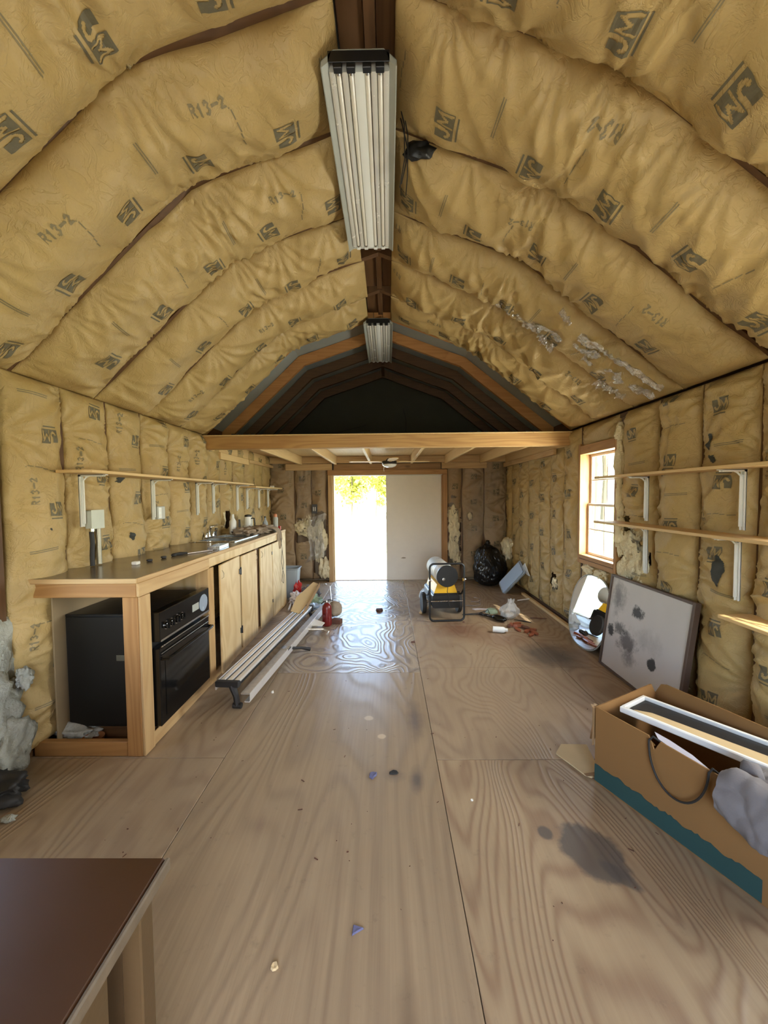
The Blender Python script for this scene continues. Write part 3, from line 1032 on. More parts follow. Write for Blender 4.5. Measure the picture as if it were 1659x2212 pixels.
# ---- far wall
wf = structure('wall_far')
DX0, DX1, DZ = -.94, .925, 1.855
MB().box(-2.19, DX0 - .03, 6.851, 6.87, -.1, 2.3, .001).build('sheathing_panel', ply_wall, wf)
MB().box(DX1 + .03, 2.19, 6.851, 6.87, -.1, 2.3, .001).build('sheathing_panel', ply_wall, wf)
MB().box(DX0 - .03, DX1 + .03, 6.851, 6.87, DZ + .02, 2.3, .001).build('sheathing_panel', ply_wall, wf)
far_x = [(-2.08, -1.63), (-1.63, -1.33), (-1.33, -1.05)]
far_x2 = [(1.03, 1.29), (1.29, 1.67), (1.67, 2.08)]
for x in (-2.06, -1.63, -1.33, -1.07, 1.05, 1.29, 1.67, 2.06):
    MB().box(x - .019, x + .019, YF, 6.85, .04, ZP - .005, .002).build('stud', shadew[2], wf)
for k, (x0, x1) in enumerate(far_x):
    tears = [[], [(-1.48, 6.70, .90, (.2, .3, .20), 3)], [(-1.18, 6.7, .62, (.2, .3, .52), 7)]][k]
    batt(wf, [(x0, YF, .05), (x0, YF, ZP)], (1, 0, 0), x1 - x0, (0, -1, 0), .05, nxt(), .015, 'low', phase=.2 + .2 * k, mat=kraft_shaded, tears=tears, mu=.5, crumple=1.2)
for k, (x0, x1) in enumerate(far_x2):
    tears = [[(1.14, 6.7, .80, (.14, .3, .52), 2)], [(1.42, 6.7, 1.12, (.05, .3, .08), 4)], []][k]
    batt(wf, [(x0, YF, .05), (x0, YF, ZP)], (1, 0, 0), x1 - x0, (0, -1, 0), .05, nxt(), .015, 'low', phase=.25 + .17 * k, mat=kraft_shaded, tears=tears, mu=.5, crumple=1.2)
tufts(wf, [(-1.50, 6.76, .95, .13, .05, .13), (-1.42, 6.75, 1.10, .07, .05, .14), (-1.20, 6.74, .95, .07, .05, .15), (-1.13, 6.73, .70, .06, .05, .18), (-1.22, 6.75, .55, .07, .04, .2),
           (-1.12, 6.73, .25, .09, .06, .17), (-1.33, 6.75, .85, .08, .04, .12), (1.14, 6.75, 1.14, .09, .05, .16), (1.15, 6.75, .88, .10, .06, .20), (1.13, 6.75, .60, .09, .05, .2),
           (1.20, 6.76, .38, .07, .04, .14), (1.43, 6.74, 1.13, .035, .03, .06), (1.44, 6.74, .97, .03, .02, .04)])
# crumpled clear plastic over the torn insulation left of the doorway
def crumple_sheet(name, c, du, dv, nu, nv, amp, seed, mat, parent=None, thick=.0, freq=6):
    c, du, dv = (np.array(q, float) for q in (c, du, dv))
    n = np.cross(du, dv)
    n /= np.linalg.norm(n)
    us = np.linspace(-.5, .5, nu)
    P = []
    for u in us:
        row = []
        for w in np.linspace(-.5, .5, nv):
            k = float(vnoise(u * freq + 2.2, w * freq, seed)) + .5 * float(vnoise(u * freq * 2.3, w * freq * 2.3, seed + 1))
            sh = .13 * float(vnoise(w * 5, 1.3, seed + 4))
            row.append(c + du * (u * (1 + .25 * float(vnoise(w * 4, .3, seed + 2))) + sh) + dv * w + n * amp * k)
        P.append(row)
    return MB().grid(P, thick=thick).build(name, mat, parent, smooth=25)


crumple_sheet('plastic_film', (-1.25, 6.66, .78), (.28, 0, .10), (0, 0, .75), 24, 40, .022, 5, film, wf, freq=9)
crumple_sheet('plastic_film', (-1.42, 6.67, 1.45), (.30, 0, 0), (.1, 0, .85), 20, 40, .016, 8, film_dim, wf, freq=7)
crumple_sheet('plastic_film', (1.62, 6.66, 1.35), (.55, 0, .2), (.2, 0, 1.1), 24, 40, .016, 12, film_dim, wf, freq=6)

# header boards around the doorway
MB().box(-1.755, -.955, 6.655, 6.69, 1.945, 2.055, .003).build('header_board', pine[0], wf)
MB().box(.93, 1.70, 6.655, 6.69, 1.955, 2.06, .003).build('header_board', pine[0], wf)
MB().box(-.94, .93, 6.765, 6.85, 1.95, 2.06, .003).build('header_board', orangew[0], wf)
MB().box(-1.04, 1.03, 6.70, 6.85, 1.862, 1.948, .003).build('header_board', orangew[0], wf)

# ---- door_1: framed double doorway, right leaf shut, left leaf gone to daylight
d1 = structure('door_1')
MB().box(-1.035, -.955, 6.69, 6.87, .0005, 1.86, .003).build('door_jamb', pine[2], d1)
MB().box(-.953, -.935, 6.72, 6.84, .0005, 1.85, .002).build('door_stop', pine[2], d1)
MB().box(.955, 1.03, 6.69, 6.87, .0005, 1.86, .003).build('door_jamb', orangew[2], d1)
MB().box(.935, .953, 6.70, 6.76, .0005, 1.85, .002).build('door_stop', orangew[2], d1)
MB().box(-.953, .953, 6.73, 6.86, 1.85, 1.861, .002).build('head_jamb', white_p, d1)
MB().box(-.953, .953, 6.80, 6.90, -.02, .008, .003).build('threshold', pine[0], d1)
lf = MB().box(-.03, .9525, 6.775, 6.815, .012, 1.849, .003).build('door_leaf', door_m, d1)
for x0, x1, z0, z1 in ((-.03, -.015, .012, 1.846),):
    MB().box(x0, x1, 6.765, 6.776, z0, z1, .002).build('astragal', door_m, lf)
MB().box(.0, .93, 6.771, 6.776, .012, .05, .002).build('kick_strip', door_m, lf)
bb = MB()
bb.add(*blob((.27, 6.774, .40), (.035, .003, .012), 3, .5, 3, 2))
bb.build('scuff_chip', plain('chipped_paint', (.35, .28, .2), .8), lf)

# ---- near wall behind the camera, with its own glazed opening
wn_ = structure('wall_near')
MB().box(-2.19, -.8, YB - .12, YB, -.1, 2.3, .001).build('sheathing_panel', ply_wall, wn_)
MB().box(1.0, 2.19, YB - .12, YB, -.1, 2.3, .001).build('sheathing_panel', ply_wall, wn_)
MB().box(-.8, 1.0, YB - .12, YB, 2.1, 2.3, .001).build('sheathing_panel', ply_wall, wn_)
MB().box(-.8, 1.0, YB - .12, YB, -.1, .4, .001).build('sheathing_panel', ply_wall, wn_)
prof_gable = [(-2.19, 2.3), (2.19, 2.3), (2.19, 2.36), (1.0, 3.27), (-.06, 3.64), (-1.12, 3.30), (-2.19, 2.36)]
MB().prism(prof_gable, YB - .12, YB, M=Matrix(((1, 0, 0, 0), (0, 0, 1, 0), (0, 1, 0, 0), (0, 0, 0, 1)))).build('gable_panel', kraft_shaded, wn_, smooth=0)


# ---- windows: double-hung with grille bars
def window(name, side, y0, y1, detail=True):
    w = structure(name)
    sx = side

    def bx(xa, xb, ya, yb, za, zb, nm, m, b=.003, par=None):
        return MB().box(sx * xa, sx * xb, ya, yb, za, zb, b).build(nm, m, par or w)
    # lumber surround, standing a little proud of the stud faces
    bx(2.035, 2.17, y1, y1 + .038, Z0W - .09, Z1W + .08, 'window_frame', orangew[2])
    bx(2.035, 2.17, y0 - .038, y0, Z0W - .09, Z1W + .08, 'window_frame', orangew[2])
    bx(2.035, 2.17, y0 + .001, y1 - .001, Z1W - .03, Z1W + .06, 'window_frame', orangew[1])
    bx(2.035, 2.17, y0 + .001, y1 - .001, Z0W - .09, Z0W, 'window_sill', orangew[1])
    bx(2.03, 2.05, y0 + .001, y1 - .001, Z0W - .045, Z0W - .04, 'window_sill', shadew[1])
    # white vinyl sashes
    za, zb = Z0W + .002, Z1W - .032
    zm = (za + zb) / 2
    for (lo, hi, x0) in ((zm - .012, zb, 2.145), (za, zm + .012, 2.12)):
        x1 = x0 + .022
        sash = MB()
        for (a, b, c, d) in ((y0 + .002, y0 + .03, lo, hi), (y1 - .03, y1 - .002, lo, hi), (y0 + .03, y1 - .03, lo, lo + .026), (y0 + .03, y1 - .03, hi - .026, hi)):
            sash.box(sx * x0, sx * x1, a, b, c, d, .002)
        so = sash.build('sash', white_p, w)
        ym, zc = (y0 + y1) / 2, (lo + hi) / 2
        MB().box(sx * (x0 + .004), sx * (x0 + .015), ym - .007, ym + .007, lo + .026, hi - .026, .001).build('muntin', white_p, so)
        for (a, b) in ((y0 + .03, ym - .007), (ym + .007, y1 - .03)):
            MB().box(sx * (x0 + .004), sx * (x0 + .015), a, b, zc - .007, zc + .007, .001).build('muntin', white_p, so)
            for (c, d) in ((lo + .026, zc - .007), (zc + .007, hi - .026)):
                MB().box(sx * (x0 + .009), sx * (x0 + .012), a, b, c, d, 0).build('pane', glass, so)
    return w


window('window_1', 1, 3.50, 4.12)
window('window_2', -1, 1.04, 1.84)
window('window_3_unseen', 1, 1.07, 1.70)  # unseen window placed for the light it throws on the left wall

# ---- roof: rafters in three-piece frames, sheathing, batts
RG = (-.06, 3.50)
KL, KR = (-1.05, 3.165), (.93, 3.13)
PL, PR = (-2.08, 2.20), (2.08, 2.22)
ce = structure('ceiling')
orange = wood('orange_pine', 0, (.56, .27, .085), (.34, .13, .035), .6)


def off2(p, q, d):
    """offset the segment p-q outward (up) by d"""
    dx, dz = q[0] - p[0], q[1] - p[1]
    l = math.hypot(dx, dz)
    nx, nz = -dz / l, dx / l
    if nz < 0:
        nx, nz = -nx, -nz
    return (p[0] + nx * d, p[1] + nz * d), (q[0] + nx * d, q[1] + nz * d)


TOXZ = Matrix(((1, 0, 0, 0), (0, 0, 1, 0), (0, 1, 0, 0), (0, 0, 0, 1)))
segs = [(PL, KL), (KL, RG), (RG, KR), (KR, PR)]


def isect(a, b, c, d):
    x1, y1, x2, y2, x3, y3, x4, y4 = *a, *b, *c, *d
    den = (x1 - x2) * (y3 - y4) - (y1 - y2) * (x3 - x4)
    px = ((x1 * y2 - y1 * x2) * (x3 - x4) - (x1 - x2) * (x3 * y4 - y3 * x4)) / den
    py = ((x1 * y2 - y1 * x2) * (y3 - y4) - (y1 - y2) * (x3 * y4 - y3 * x4)) / den
    return px, py


def ring_pts(d):
    s_ = [off2(p, q, d) for p, q in segs]
    out = [s_[0][0]]
    for a, b in zip(s_[:-1], s_[1:]):
        out.append(isect(*a, *b))
    out.append(s_[-1][1])
    return out


R0, R1, R2, R3 = ring_pts(0), ring_pts(.125), ring_pts(.129), ring_pts(.15)
for k in range(4):
    MB().prism([R2[k], R2[k + 1], R3[k + 1], R3[k]], YB - .12, 6.95, M=TOXZ).build('roof_sheathing', foil, ce, smooth=0)
seams = [-1.30, -.72, -.15, .43, 1.0, 1.57, 2.14, 2.745, 3.30, 3.88, 4.42, 5.0, 5.55, 6.1, 6.65]
for y in seams:
    vis = y > 4.3
    for k in range(4):
        MB().prism([R0[k], R0[k + 1], R1[k + 1], R1[k]], y - .019, y + .019, M=TOXZ).build('rafter', orange if 4.3 < y < 5.2 else shadew[0], ce, smooth=0)  # only the front loft frames stay orange; darker wood paints in the shade
    # plywood gussets at knees and ridge
    Rg = ring_pts(-.004)
    for k, sp in ((1, .21), (3, .21), (2, .20)):
        c = np.array(R0[k])
        a = np.array(R0[k - 1]) - c
        b = np.array(R0[k + 1]) - c
        a = a / np.linalg.norm(a) * sp
        b = b / np.linalg.norm(b) * sp
        up = np.array(R1[k]) - c
        poly = [tuple(c + a), tuple(c), tuple(c + b), tuple(c + b + up * .95), tuple(c + up * .98), tuple(c + a + up * .95)]
        MB().prism(poly, y - .033, y - .0195, M=TOXZ).build('gusset_plate', orange if 4.3 < y < 5.2 else (shadew[0] if k != 2 else shadew[2]), ce, smooth=0)
MB().box(-.085, -.035, YB, 6.75, 3.51, 3.575, .002).build('ridge_beam', shadew[1], ce)
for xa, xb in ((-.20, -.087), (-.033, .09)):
    MB().box(xa, xb, YB, 4.42, 3.535, 3.550, .002).build('ridge_board', shadew[1], ce)
for i in range(len(seams) - 5):
    y0, y1 = seams[i], seams[i + 1]
    w = y1 - y0
    vis = y0 > .3
    res = .0135 if y0 > .9 else .05
    if y0 > 3.2:
        res = .016
    Lk = math.dist(PL, KL)
    topL = (RG[0] - .12 - .02 * (i % 2), RG[1] - .048)
    topR = (RG[0] + .11, RG[1] - .042)
    ph = {5: .17, 6: .34, 7: .34, 8: .22, 9: .3}.get(i, .05)
    bl = .15 if i == 4 else (.14 if i == 5 else (.07 if i == 9 else .12))
    batt(ce, [(PL[0] + .01, y0, PL[1] + .005), (KL[0], y0, KL[1]), (topL[0], y0, topL[1])], (0, 1, 0), w, (.4, 0, -1), bl, nxt(), res,
         ('full' if i < 8 else 'low') if y0 > .9 else None, phase=ph, mu=.60, knee=Lk, crumple=.95)
    Lk = math.dist(PR, KR)
    batt(ce, [(PR[0] - .01, y0, PR[1] + .005), (KR[0], y0, KR[1]), (topR[0], y0, topR[1])], (0, 1, 0), w, (-.4, 0, -1), bl + .01, nxt(), res,
         ('full' if i < 8 else 'low') if y0 > .9 else None, phase=ph + .12, mu=.55, knee=Lk, crumple=1.1)
for sx in (-1, 1):
    MB().box(sx * 2.12, sx * 2.32, YB - .12, 6.95, 2.24, 2.47, .002).build('eave_board', shadew[1], ce)
# far gable above the loft
MB().prism([(-2.19, 2.2), (2.19, 2.2), (2.19, 2.36), R2[3], R2[2], R2[1], (-2.19, 2.36)], 6.85, 6.87, M=TOXZ).build('gable_panel', unlit_gable, wf, smooth=0)
cb = MB()
cb.tube([(.28, 6.745, 2.98), (.33, 6.745, 2.8), (.32, 6.745, 2.6), (.37, 6.745, 2.50), (.55, 6.745, 2.52), (.72, 6.745, 2.50), (.85, 6.745, 2.40)], .006, 6)
cb.build('cable', black_r, wf)
cb = MB()
cb.tube([(-.35, 6.745, 2.72), (-.6, 6.745, 2.66), (-.95, 6.745, 2.58)], .005, 6)
cb.build('cable', black_r, wf)

# ================================================================== LOFT
loft = thing('loft_platform', 'pine loft platform across the far end, double beam in front and joists under its deck', 'loft', (0, 0, 0))
MB().box(-2.075, 2.04, 4.335, 4.372, 2.04, 2.178, .004).build('beam', wood('pine_beam', 0, (.60, .36, .13), (.36, .17, .055), .8), loft)
MB().box(-2.075, 2.04, 4.374, 4.41, 2.035, 2.175, .004).build('beam', pine[0], loft)
js = None
for x in (-2.045, -1.475, -.885, -.28, .41, .99, 1.59, 2.02):
    MB().box(x - .019, x + .019, 4.412, 6.612, 2.038, 2.176, .003).build('joist', palew[1], loft)
MB().box(-2.07, 2.05, 6.614, 6.652, 2.06, 2.176, .003).build('rim_board', pine[0], loft)
for x0, x1 in ((-2.07, -.85), (-.848, .40), (.402, 1.62), (1.622, 2.05)):
    MB().box(x0, x1, 4.33, 6.74, 2.179, 2.193, .002).build('deck_panel', palew[1], loft)
for x in (-1.72, -1.64, -1.56, -1.50, -.28, -.20, -.12, .92, 1.02, 1.10, 1.56):
    MB().box(x - .018, x + .018, 4.327, 4.345, 2.194, 2.203, .001).build('staple_strip', black_s, loft)
MB().box(-2.02, -1.985, 4.62, 5.55, 1.955, 2.035, .003).build('ledger', palew[1], loft)
MB().box(-2.01, -1.975, 5.552, 6.70, 1.99, 2.036, .003).build('ledger', pine[1], loft)
MB().box(1.965, 2.0, 4.62, 6.60, 1.965, 2.036, .003).build('ledger', pine[1], loft)

# ceiling fan with a light, under the loft
fan = thing('ceiling_fan', 'white ceiling fan with dark hub and frosted bowl light under the loft', 'fan', (.03, 5.6, 2.036))
MB().lathe([(.03, -.001), (.05, -.02), (.05, -.035)], 20).build('mount', black_s, fan)
MB().lathe([(.05, -.035), (.105, -.04), (.11, -.075), (.10, -.085)], 28).build('motor_housing', black_s, fan)
MB().lathe([(.10, -.085), (.105, -.092), (.085, -.115), (.045, -.13), (.0, -.134)], 28).build('light_bowl', tube_m, fan)
for k in range(4):
    a = math.radians(6 + 90 * k)
    blade = MB()
    blade.prism([(.13, -.045), (.30, -.06), (.55, -.06), (.58, -.03), (.58, .03), (.55, .06), (.30, .06), (.13, .045)], -.052, -.045, M=M_rot('Z', a))
    blade.box(.07, .16, -.02, .02, -.056, -.050, .001, M=M_rot('Z', a))
    blade.build('blade', palew[0], fan)
MB().tube([(-.07, -.05, -.09), (-.085, -.055, -.15), (-.08, -.05, -.19)], .003, 5).build('pull_cord', white_p, fan)

# ================================================================== TUBE LIGHTS
def tube_light(loc, label):
    t = thing('tube_light', label, 'light', loc, 0, 'tube lights under the ridge')
    L = 1.22
    h = MB()
    # pan: flat top with sloped wings, open below, folded from sheet
    sec = [(-.158, .005), (-.158, .022), (-.105, .068), (.105, .068), (.158, .022), (.158, .005)]
    P = [[(x, y, z) for (x, z) in sec] for y in (0, L)]
    h.grid(P, thick=.002)
    h.build('housing', grey_en, t, smooth=20)
    wl_ = MB().prism([(-.160, .0), (-.1595, .024), (-.118, .060), (-.116, .058), (-.128, .02), (-.155, .0)], 0, L, M=TOXZ)
    wl_.build('side_wing', grey_en, t, smooth=0)
    wl_ = MB().prism([(.160, .0), (.1595, .024), (.118, .060), (.116, .058), (.128, .02), (.155, .0)], 0, L, M=TOXZ)
    wl_.build('side_wing', grey_en, t, smooth=0)
    for x, hw in ((-.115, .012), (-.062, .012), (0, .021), (.062, .012), (.115, .012)):
        r = MB().prism([(x - hw, .012), (x - hw * .55, .010), (x + hw * .55, .010), (x + hw, .012), (x + hw + .010, .062), (x - hw - .010, .062)], .03, L - .03, M=TOXZ)
        r.build('reflector', white_m if abs(x) < .01 else reflect, t, smooth=30)
    for x in (-.089, -.034, .034, .089):
        tb = MB().lathe([(.0105, .045), (.0115, .05), (.0115, L - .05), (.0105, L - .045)], 14, M=Matrix.Translation((x, 0, .022)) @ M_rot('X', -PI / 2))
        tt = tb.build('tube', tube_m, t)
        for y in (.030, L - .046):
            MB().lathe([(.0118, 0), (.0118, .016)], 12, M=Matrix.Translation((x, y, .022)) @ M_rot('X', -PI / 2)).build('end_cap', steel, tt)
        MB().box(x - .018, x + .018, .004, .030, .002, .050, .002).build('socket', black_s, t)
        MB().box(x - .013, x + .013, L - .03, L - .006, .008, .050, .002).build('socket', white_m, t)
    MB().box(-.13, .13, L - .006, L, .02, .034, .001).build('end_plate', white_m, t)
    MB().box(-.13, .13, .0, .004, .02, .066, .001).build('end_plate', black_s, t)
    for y in (.10, L - .10):
        MB().tube([(-.05, y, .068), (-.05, y, .18)], .003, 6).build('hanger', steel, t)
        MB().tube([(.05, y, .068), (.05, y, .18)], .003, 6).build('hanger', steel, t)
    return t


tube_light((-.105, 1.685, 3.285), 'large four-tube fluorescent light nearest the camera under the ridge')
tube_light((-.088, 4.27, 3.350), 'far four-tube fluorescent light hanging in front of the dark loft gable')
# black straps hanging beside the near light
st = thing('strap_bundle', 'black straps dangling beside the near tube light', 'strap', (.07, 2.0, 3.46))
for pts in ([(0, 0, 0), (.03, .02, -.10), (.035, .1, -.20), (.01, .16, -.30)], [(.02, .02, 0), (.05, .06, -.12), (.05, .14, -.26), (.045, .2, -.31)], [(.0, .05, 0), (.02, .05, -.07), (.055, .11, -.16), (.02, .2, -.25)]):
    MB().tube(pts, .009, 6, flat=.3).build('strap', black_r, st)

# dark lump standing in for a torn hole by the ridge
hole = MB()
hole.add(*blob((0, 0, 0), (.075, .03, .045), 3, .4, 3, 3))
tag(hole.build('hole_lump', black_s, None, loc=(.19, 2.17, 3.36)), 'black lump in place of a torn hole by the ridge', 'hole stand-in')

# shiny torn plastic film on the right slope
ps = thing('plastic_film', 'torn shiny clear plastic hanging on the right roof slope', 'plastic film', (1.0, 3.02, 2.85))
def slopeR(t, out):
    """point on the right lower slope at parameter t (0 knee..1 plate), pushed inward"""
    x = KR[0] + (PR[0] - KR[0]) * t
    z = KR[1] + (PR[1] - KR[1]) * t
    return (x - .62 * out, z - .78 * out)
rngp = np.random.RandomState(5)
for k, (t0, t1, y0, y1, w) in enumerate([(.02, .30, 3.10, 3.05, .07), (.25, .60, 3.02, 2.86, .06), (.55, .93, 2.98, 2.83, .075), (.30, .42, 3.10, 3.16, .08), (.70, .86, 3.12, 3.04, .10), (.30, .38, 2.70, 2.76, .05), (.45, .9, 2.80, 2.70, .05)]):
    P = []
    nn_, mm_ = 40, 10
    for i in range(nn_):
        f = i / (nn_ - 1)
        row = []
        for j in range(mm_):
            g = j / (mm_ - 1) - .5
            cr = float(vnoise(f * 14, g * 5, 60 + k)) * .022 + float(vnoise(f * 40, g * 16, 70 + k)) * .008
            x, z = slopeR(t0 + (t1 - t0) * f, .135 + cr)
            y = y0 + (y1 - y0) * f + g * w * (1 + .8 * float(vnoise(f * 9, 0, 80 + k)))
            row.append((x - 1.0, y - 3.02, z - 2.85))
        P.append(row)
    MB().grid(P).build('film_strip', film, ps, smooth=30)

# ================================================================== WORKTOP AND BASE CABINET
XF = -1.43
wt = thing('worktop', 'long glossy brown laminate worktop along the left wall', 'worktop', (-1.75, 3.75, 0))
def rel(o, *a):
    return a
cut = dict(x0=-1.985, x1=-1.56, y0=3.88, y1=4.62)
b = MB()
ox, oy = 1.75, -3.75
for (x0, x1, y0, y1) in ((-2.075, XF, 2.15, cut['y0']), (-2.075, XF, cut['y1'], 5.32), (-2.075, cut['x0'], cut['y0'], cut['y1']), (cut['x1'], XF, cut['y0'], cut['y1'])):
    b.box(x0 + ox, x1 + ox, y0 + oy, y1 + oy, 1.022, 1.046, .0)
b.build('top_board', laminate, wt, smooth=0)
MB().box(XF + .0005 + ox, XF + .012 + ox, 2.15 + oy, 5.32 + oy, 1.018, 1.046, .002).build('edge_strip', pine[1], wt)
MB().box(-2.075 + ox, XF + .012 + ox, 2.140 + oy, 2.1495 + oy, 1.018, 1.046, .002).build('edge_strip', pine[0], wt)

bc = thing('base_cabinet', 'site-built plywood base cabinet with open oven bay and four doors', 'cabinet', (-1.75, 3.75, 0))


def cb_(x0, x1, y0, y1, z0, z1, nm, m, par=bc, bev=.003, **k):
    return MB().box(x0 + ox, x1 + ox, y0 + oy, y1 + oy, z0, z1, bev).build(nm, m, par, **k)


cb_(-1.52, -1.432, 2.165, 2.255, .001, .935, 'post', orangew[2])
cb_(-1.432, XF + .014, 2.168, 2.262, .001, .935, 'post_face', pine[2])
cb_(-2.07, -1.431, 2.155, 2.192, .936, 1.018, 'end_rail', orangew[0])
cb_(-1.431, XF + .016, 2.155, 3.02, .938, 1.018, 'front_rail', pine[1])
cb_(-2.07, -1.522, 2.168, 2.206, .001, .086, 'bottom_rail', orangew[0])
cb_(-1.432, XF + .008, 2.265, 3.0, .001, .085, 'front_sill', pine[1])
cb_(-2.07, -2.035, 2.168, 2.206, .088, .934, 'wall_post', orangew[2])
cb_(-1.52, XF + .012, 3.00, 3.10, .001, .936, 'divider_stile', pine[2])
cb_(-2.05, XF - .02, 3.08, 3.098, .02, .95, 'divider_panel', ply_cab)
cb_(XF - .01, XF + .006, 3.022, 5.18, .942, 1.017, 'apron', ply_cab)
cb_(XF - .02, XF + .0, 3.11, 5.30, .001, .07, 'toe_board', pine[1])
cb_(-2.06, XF - .022, 5.30, 5.318, .001, 1.016, 'end_panel', ply_cab)
cb_(XF - .02, XF + .008, 5.16, 5.32, .001, 1.016, 'corner_panel', ply_cab)
cb_(XF - .04, XF - .002, 4.12, 4.22, .07, .941, 'centre_stile', shadew[2])
cb_(-1.972, -1.962, 2.21, 3.07, .01, .93, 'back_panel', plain('shaded_hardboard', (.24, .17, .09), .7))  # the bay's shade is put into this panel's brown
doors = [(3.115, 3.615, .045, .945, .035), (3.655, 4.09, .05, .935, .0), (4.205, 4.63, .05, .93, .0), (4.65, 5.14, .05, .93, .0)]
for i, (y0, y1, z0, z1, open_) in enumerate(doors):
    d = MB().box(0, .017, 0, y1 - y0, z0, z1, .003).build('door', ply_cab, bc, loc=(XF + .009 + ox, y0 + oy, 0))
    if open_:
        d.location = (XF + .009 + open_ + ox, y0 + oy, 0)
        d.rotation_euler = (0, 0, math.atan2(open_, y1 - y0))
    dy = y1 - y0
    if i in (0,):
        for z in (.24, .80):
            hb = MB().box(.017, .024, dy - .03, dy + .005, z - .025, z + .025, .002)
            hb.tube([(.024, dy + .008, z - .035), (.024, dy + .008, z + .035)], .007, 6)
            hb.build('hinge', black_s, d)
    if i == 2:
        for z in (.24, .82):
            hb = MB().box(.017, .023, dy - .018, dy + .004, z - .02, z + .02, .002)
            hb.build('hinge', black_s, d)
    # thin wire latch hooks
    if i in (0, 1, 2):
        yy = .03 if i != 1 else dy - .03
        MB().tube([(.018, yy, .90), (.03, yy + .01, .87), (.03, yy + .005, .84), (.019, yy - .01, .83)], .0022, 5).build('hook', steel, d)

# ================================================================== SINK
sk_ = thing('sink', 'stainless steel double-bowl sink let into the worktop', 'sink', (-1.77, 4.25, 1.046))
b = MB()
rim = .008
for (x0, x1, y0, y1) in ((-.235, -.175, -.39, .39), (.175, .225, -.39, .39), (-.175, .175, -.39, -.35), (-.175, .175, .35, .39), (-.175, .175, -.02, .02)):
    b.box(x0, x1, y0, y1, .0, rim, .003)
b.build('rim', chrome, sk_)
for (y0, y1) in ((-.35, -.02), (.02, .35)):
    w = MB()
    x0, x1, zb = -.175, .175, -.17
    t_ = .002
    w.box(x0, x0 + t_, y0, y1, zb, 0, 0).box(x1 - t_, x1, y0, y1, zb, 0, 0).box(x0, x1, y0, y0 + t_, zb, 0, 0).box(x0, x1, y1 - t_, y1, zb, 0, 0).box(x0, x1, y0, y1, zb - t_, zb, 0)
    bo = w.build('bowl', steel, sk_, smooth=0)
    MB().lathe([(.0, .001), (.035, .002), (.04, .004), (.042, .001)], 20, M=Matrix.Translation((0, (y0 + y1) / 2, zb))).build('drain', chrome, bo)
fc = MB()
fc.box(-.232, -.185, -.11, .11, .009, .022, .004)
fc.tube([(-.208, 0, .02), (-.208, 0, .10), (-.195, .0, .13), (-.12, .01, .15), (-.06, .012, .135), (-.05, .012, .115)], [.014, .013, .012, .010, .010, .010], 10)
fo = fc.build('faucet', chrome, sk_)
for y in (-.085, .085):
    h = MB()
    h.lathe([(.018, 0), (.016, .03), (.011, .045)], 14, M=Matrix.Translation((-.208, y, .022)))
    h.tube([(-.208, y, .062), (-.17, y + (.03 if y > 0 else -.03), .085)], .008, 8)
    h.build('tap_handle', chrome, fo)
MB().tube([(-.208, .15, .009), (-.208, .15, .05), (-.20, .155, .10)], [.012, .012, .016], 10).build('spray_head', black_s, fo)

# ================================================================== WALL OVEN
ov = thing('oven', 'black built-in oven standing in the open bay of the cabinet', 'oven', (-1.70, 2.63, .096))
# local: x from wall, y along
MB().box(-.255, .265, -.345, .265, .012, .69, .004).build('body', black_s, ov)
MB().box(-.255, .30, -.345, .265, .690, .705, .003).build('cooktop_lid', black_s, ov)
cp = MB().box(.266, .325, -.355, .285, .535, .715, .004).build('control_panel', black_g, ov)
MB().box(.3255, .329, -.350, .28, .535, .548, .001).build('trim_strip', steel, cp)
MB().box(.3255, .329, -.350, .28, .500, .508, .001).build('trim_strip', steel, cp)
for y, r in ((-.29, .022), (-.235, .022), (-.17, .026), (-.11, .022)):
    kb = MB()
    kb.lathe([(r, 0), (r * .92, .014), (r * .5, .018)], 18, M=Matrix.Translation((.326, y, .62)) @ M_rot('Y', PI / 2))
    kb.box(.340, .352, y - .004, y + .004, .60, .64, .001)
    kb.build('knob', black_g, cp)
    MB().lathe([(r * 1.15, 0), (r * 1.15, .002)], 20, M=Matrix.Translation((.3255, y, .62)) @ M_rot('Y', PI / 2)).build('knob_ring', chrome, cp)
MB().lathe([(.062, 0), (.062, .002)], 28, M=Matrix.Translation((.3262, .19, .625)) @ M_rot('Y', PI / 2)).build('clock_face', plain('clock_face_grey', (.28, .33, .40), .25), cp)
MB().box(.3255, .328, .03, .12, .60, .65, .001).build('display', grey_en, cp)
dr = MB().box(.266, .318, -.352, .283, .012, .495, .006).build('door', black_g, ov)
MB().box(.3185, .3205, -.30, .235, .06, .40, .001).build('window', black_g, dr)
MB().tube([(.319, -.33, .425), (.355, -.325, .425), (.362, -.28, .428), (.362, 0, .43), (.362, .22, .428), (.355, .262, .425), (.319, .268, .425)], .011, 10).build('handle', black_g, dr)
MB().tube([(.320, -.34, .458), (.320, .275, .458)], .003, 6).build('trim_strip', steel, dr)
MB().box(.05, .10, -.3475, -.3455, .42, .455, 0).build('rating_label', plain('dull_label', (.09, .08, .05), .7), ov)
MB().box(-.25, -.215, -.34, -.30, 0, .012, .001).build('foot', black_s, ov)
MB().box(.20, .24, -.34, -.30, 0, .012, .001).build('foot', black_s, ov)
MB().box(-.25, -.215, .21, .25, 0, .012, .001).build('foot', black_s, ov)
MB().box(.20, .24, .21, .25, 0, .012, .001).build('foot', black_s, ov)
for k, y in enumerate((2.33, 2.80)):
    tag(MB().box(-2.03, -1.45, y - .02, y + .045, .002, .0955, .002).build('support_block', shadew[0]), ('rough timber under the near end of the oven', 'rough timber under the far end of the oven')[k], 'timber')
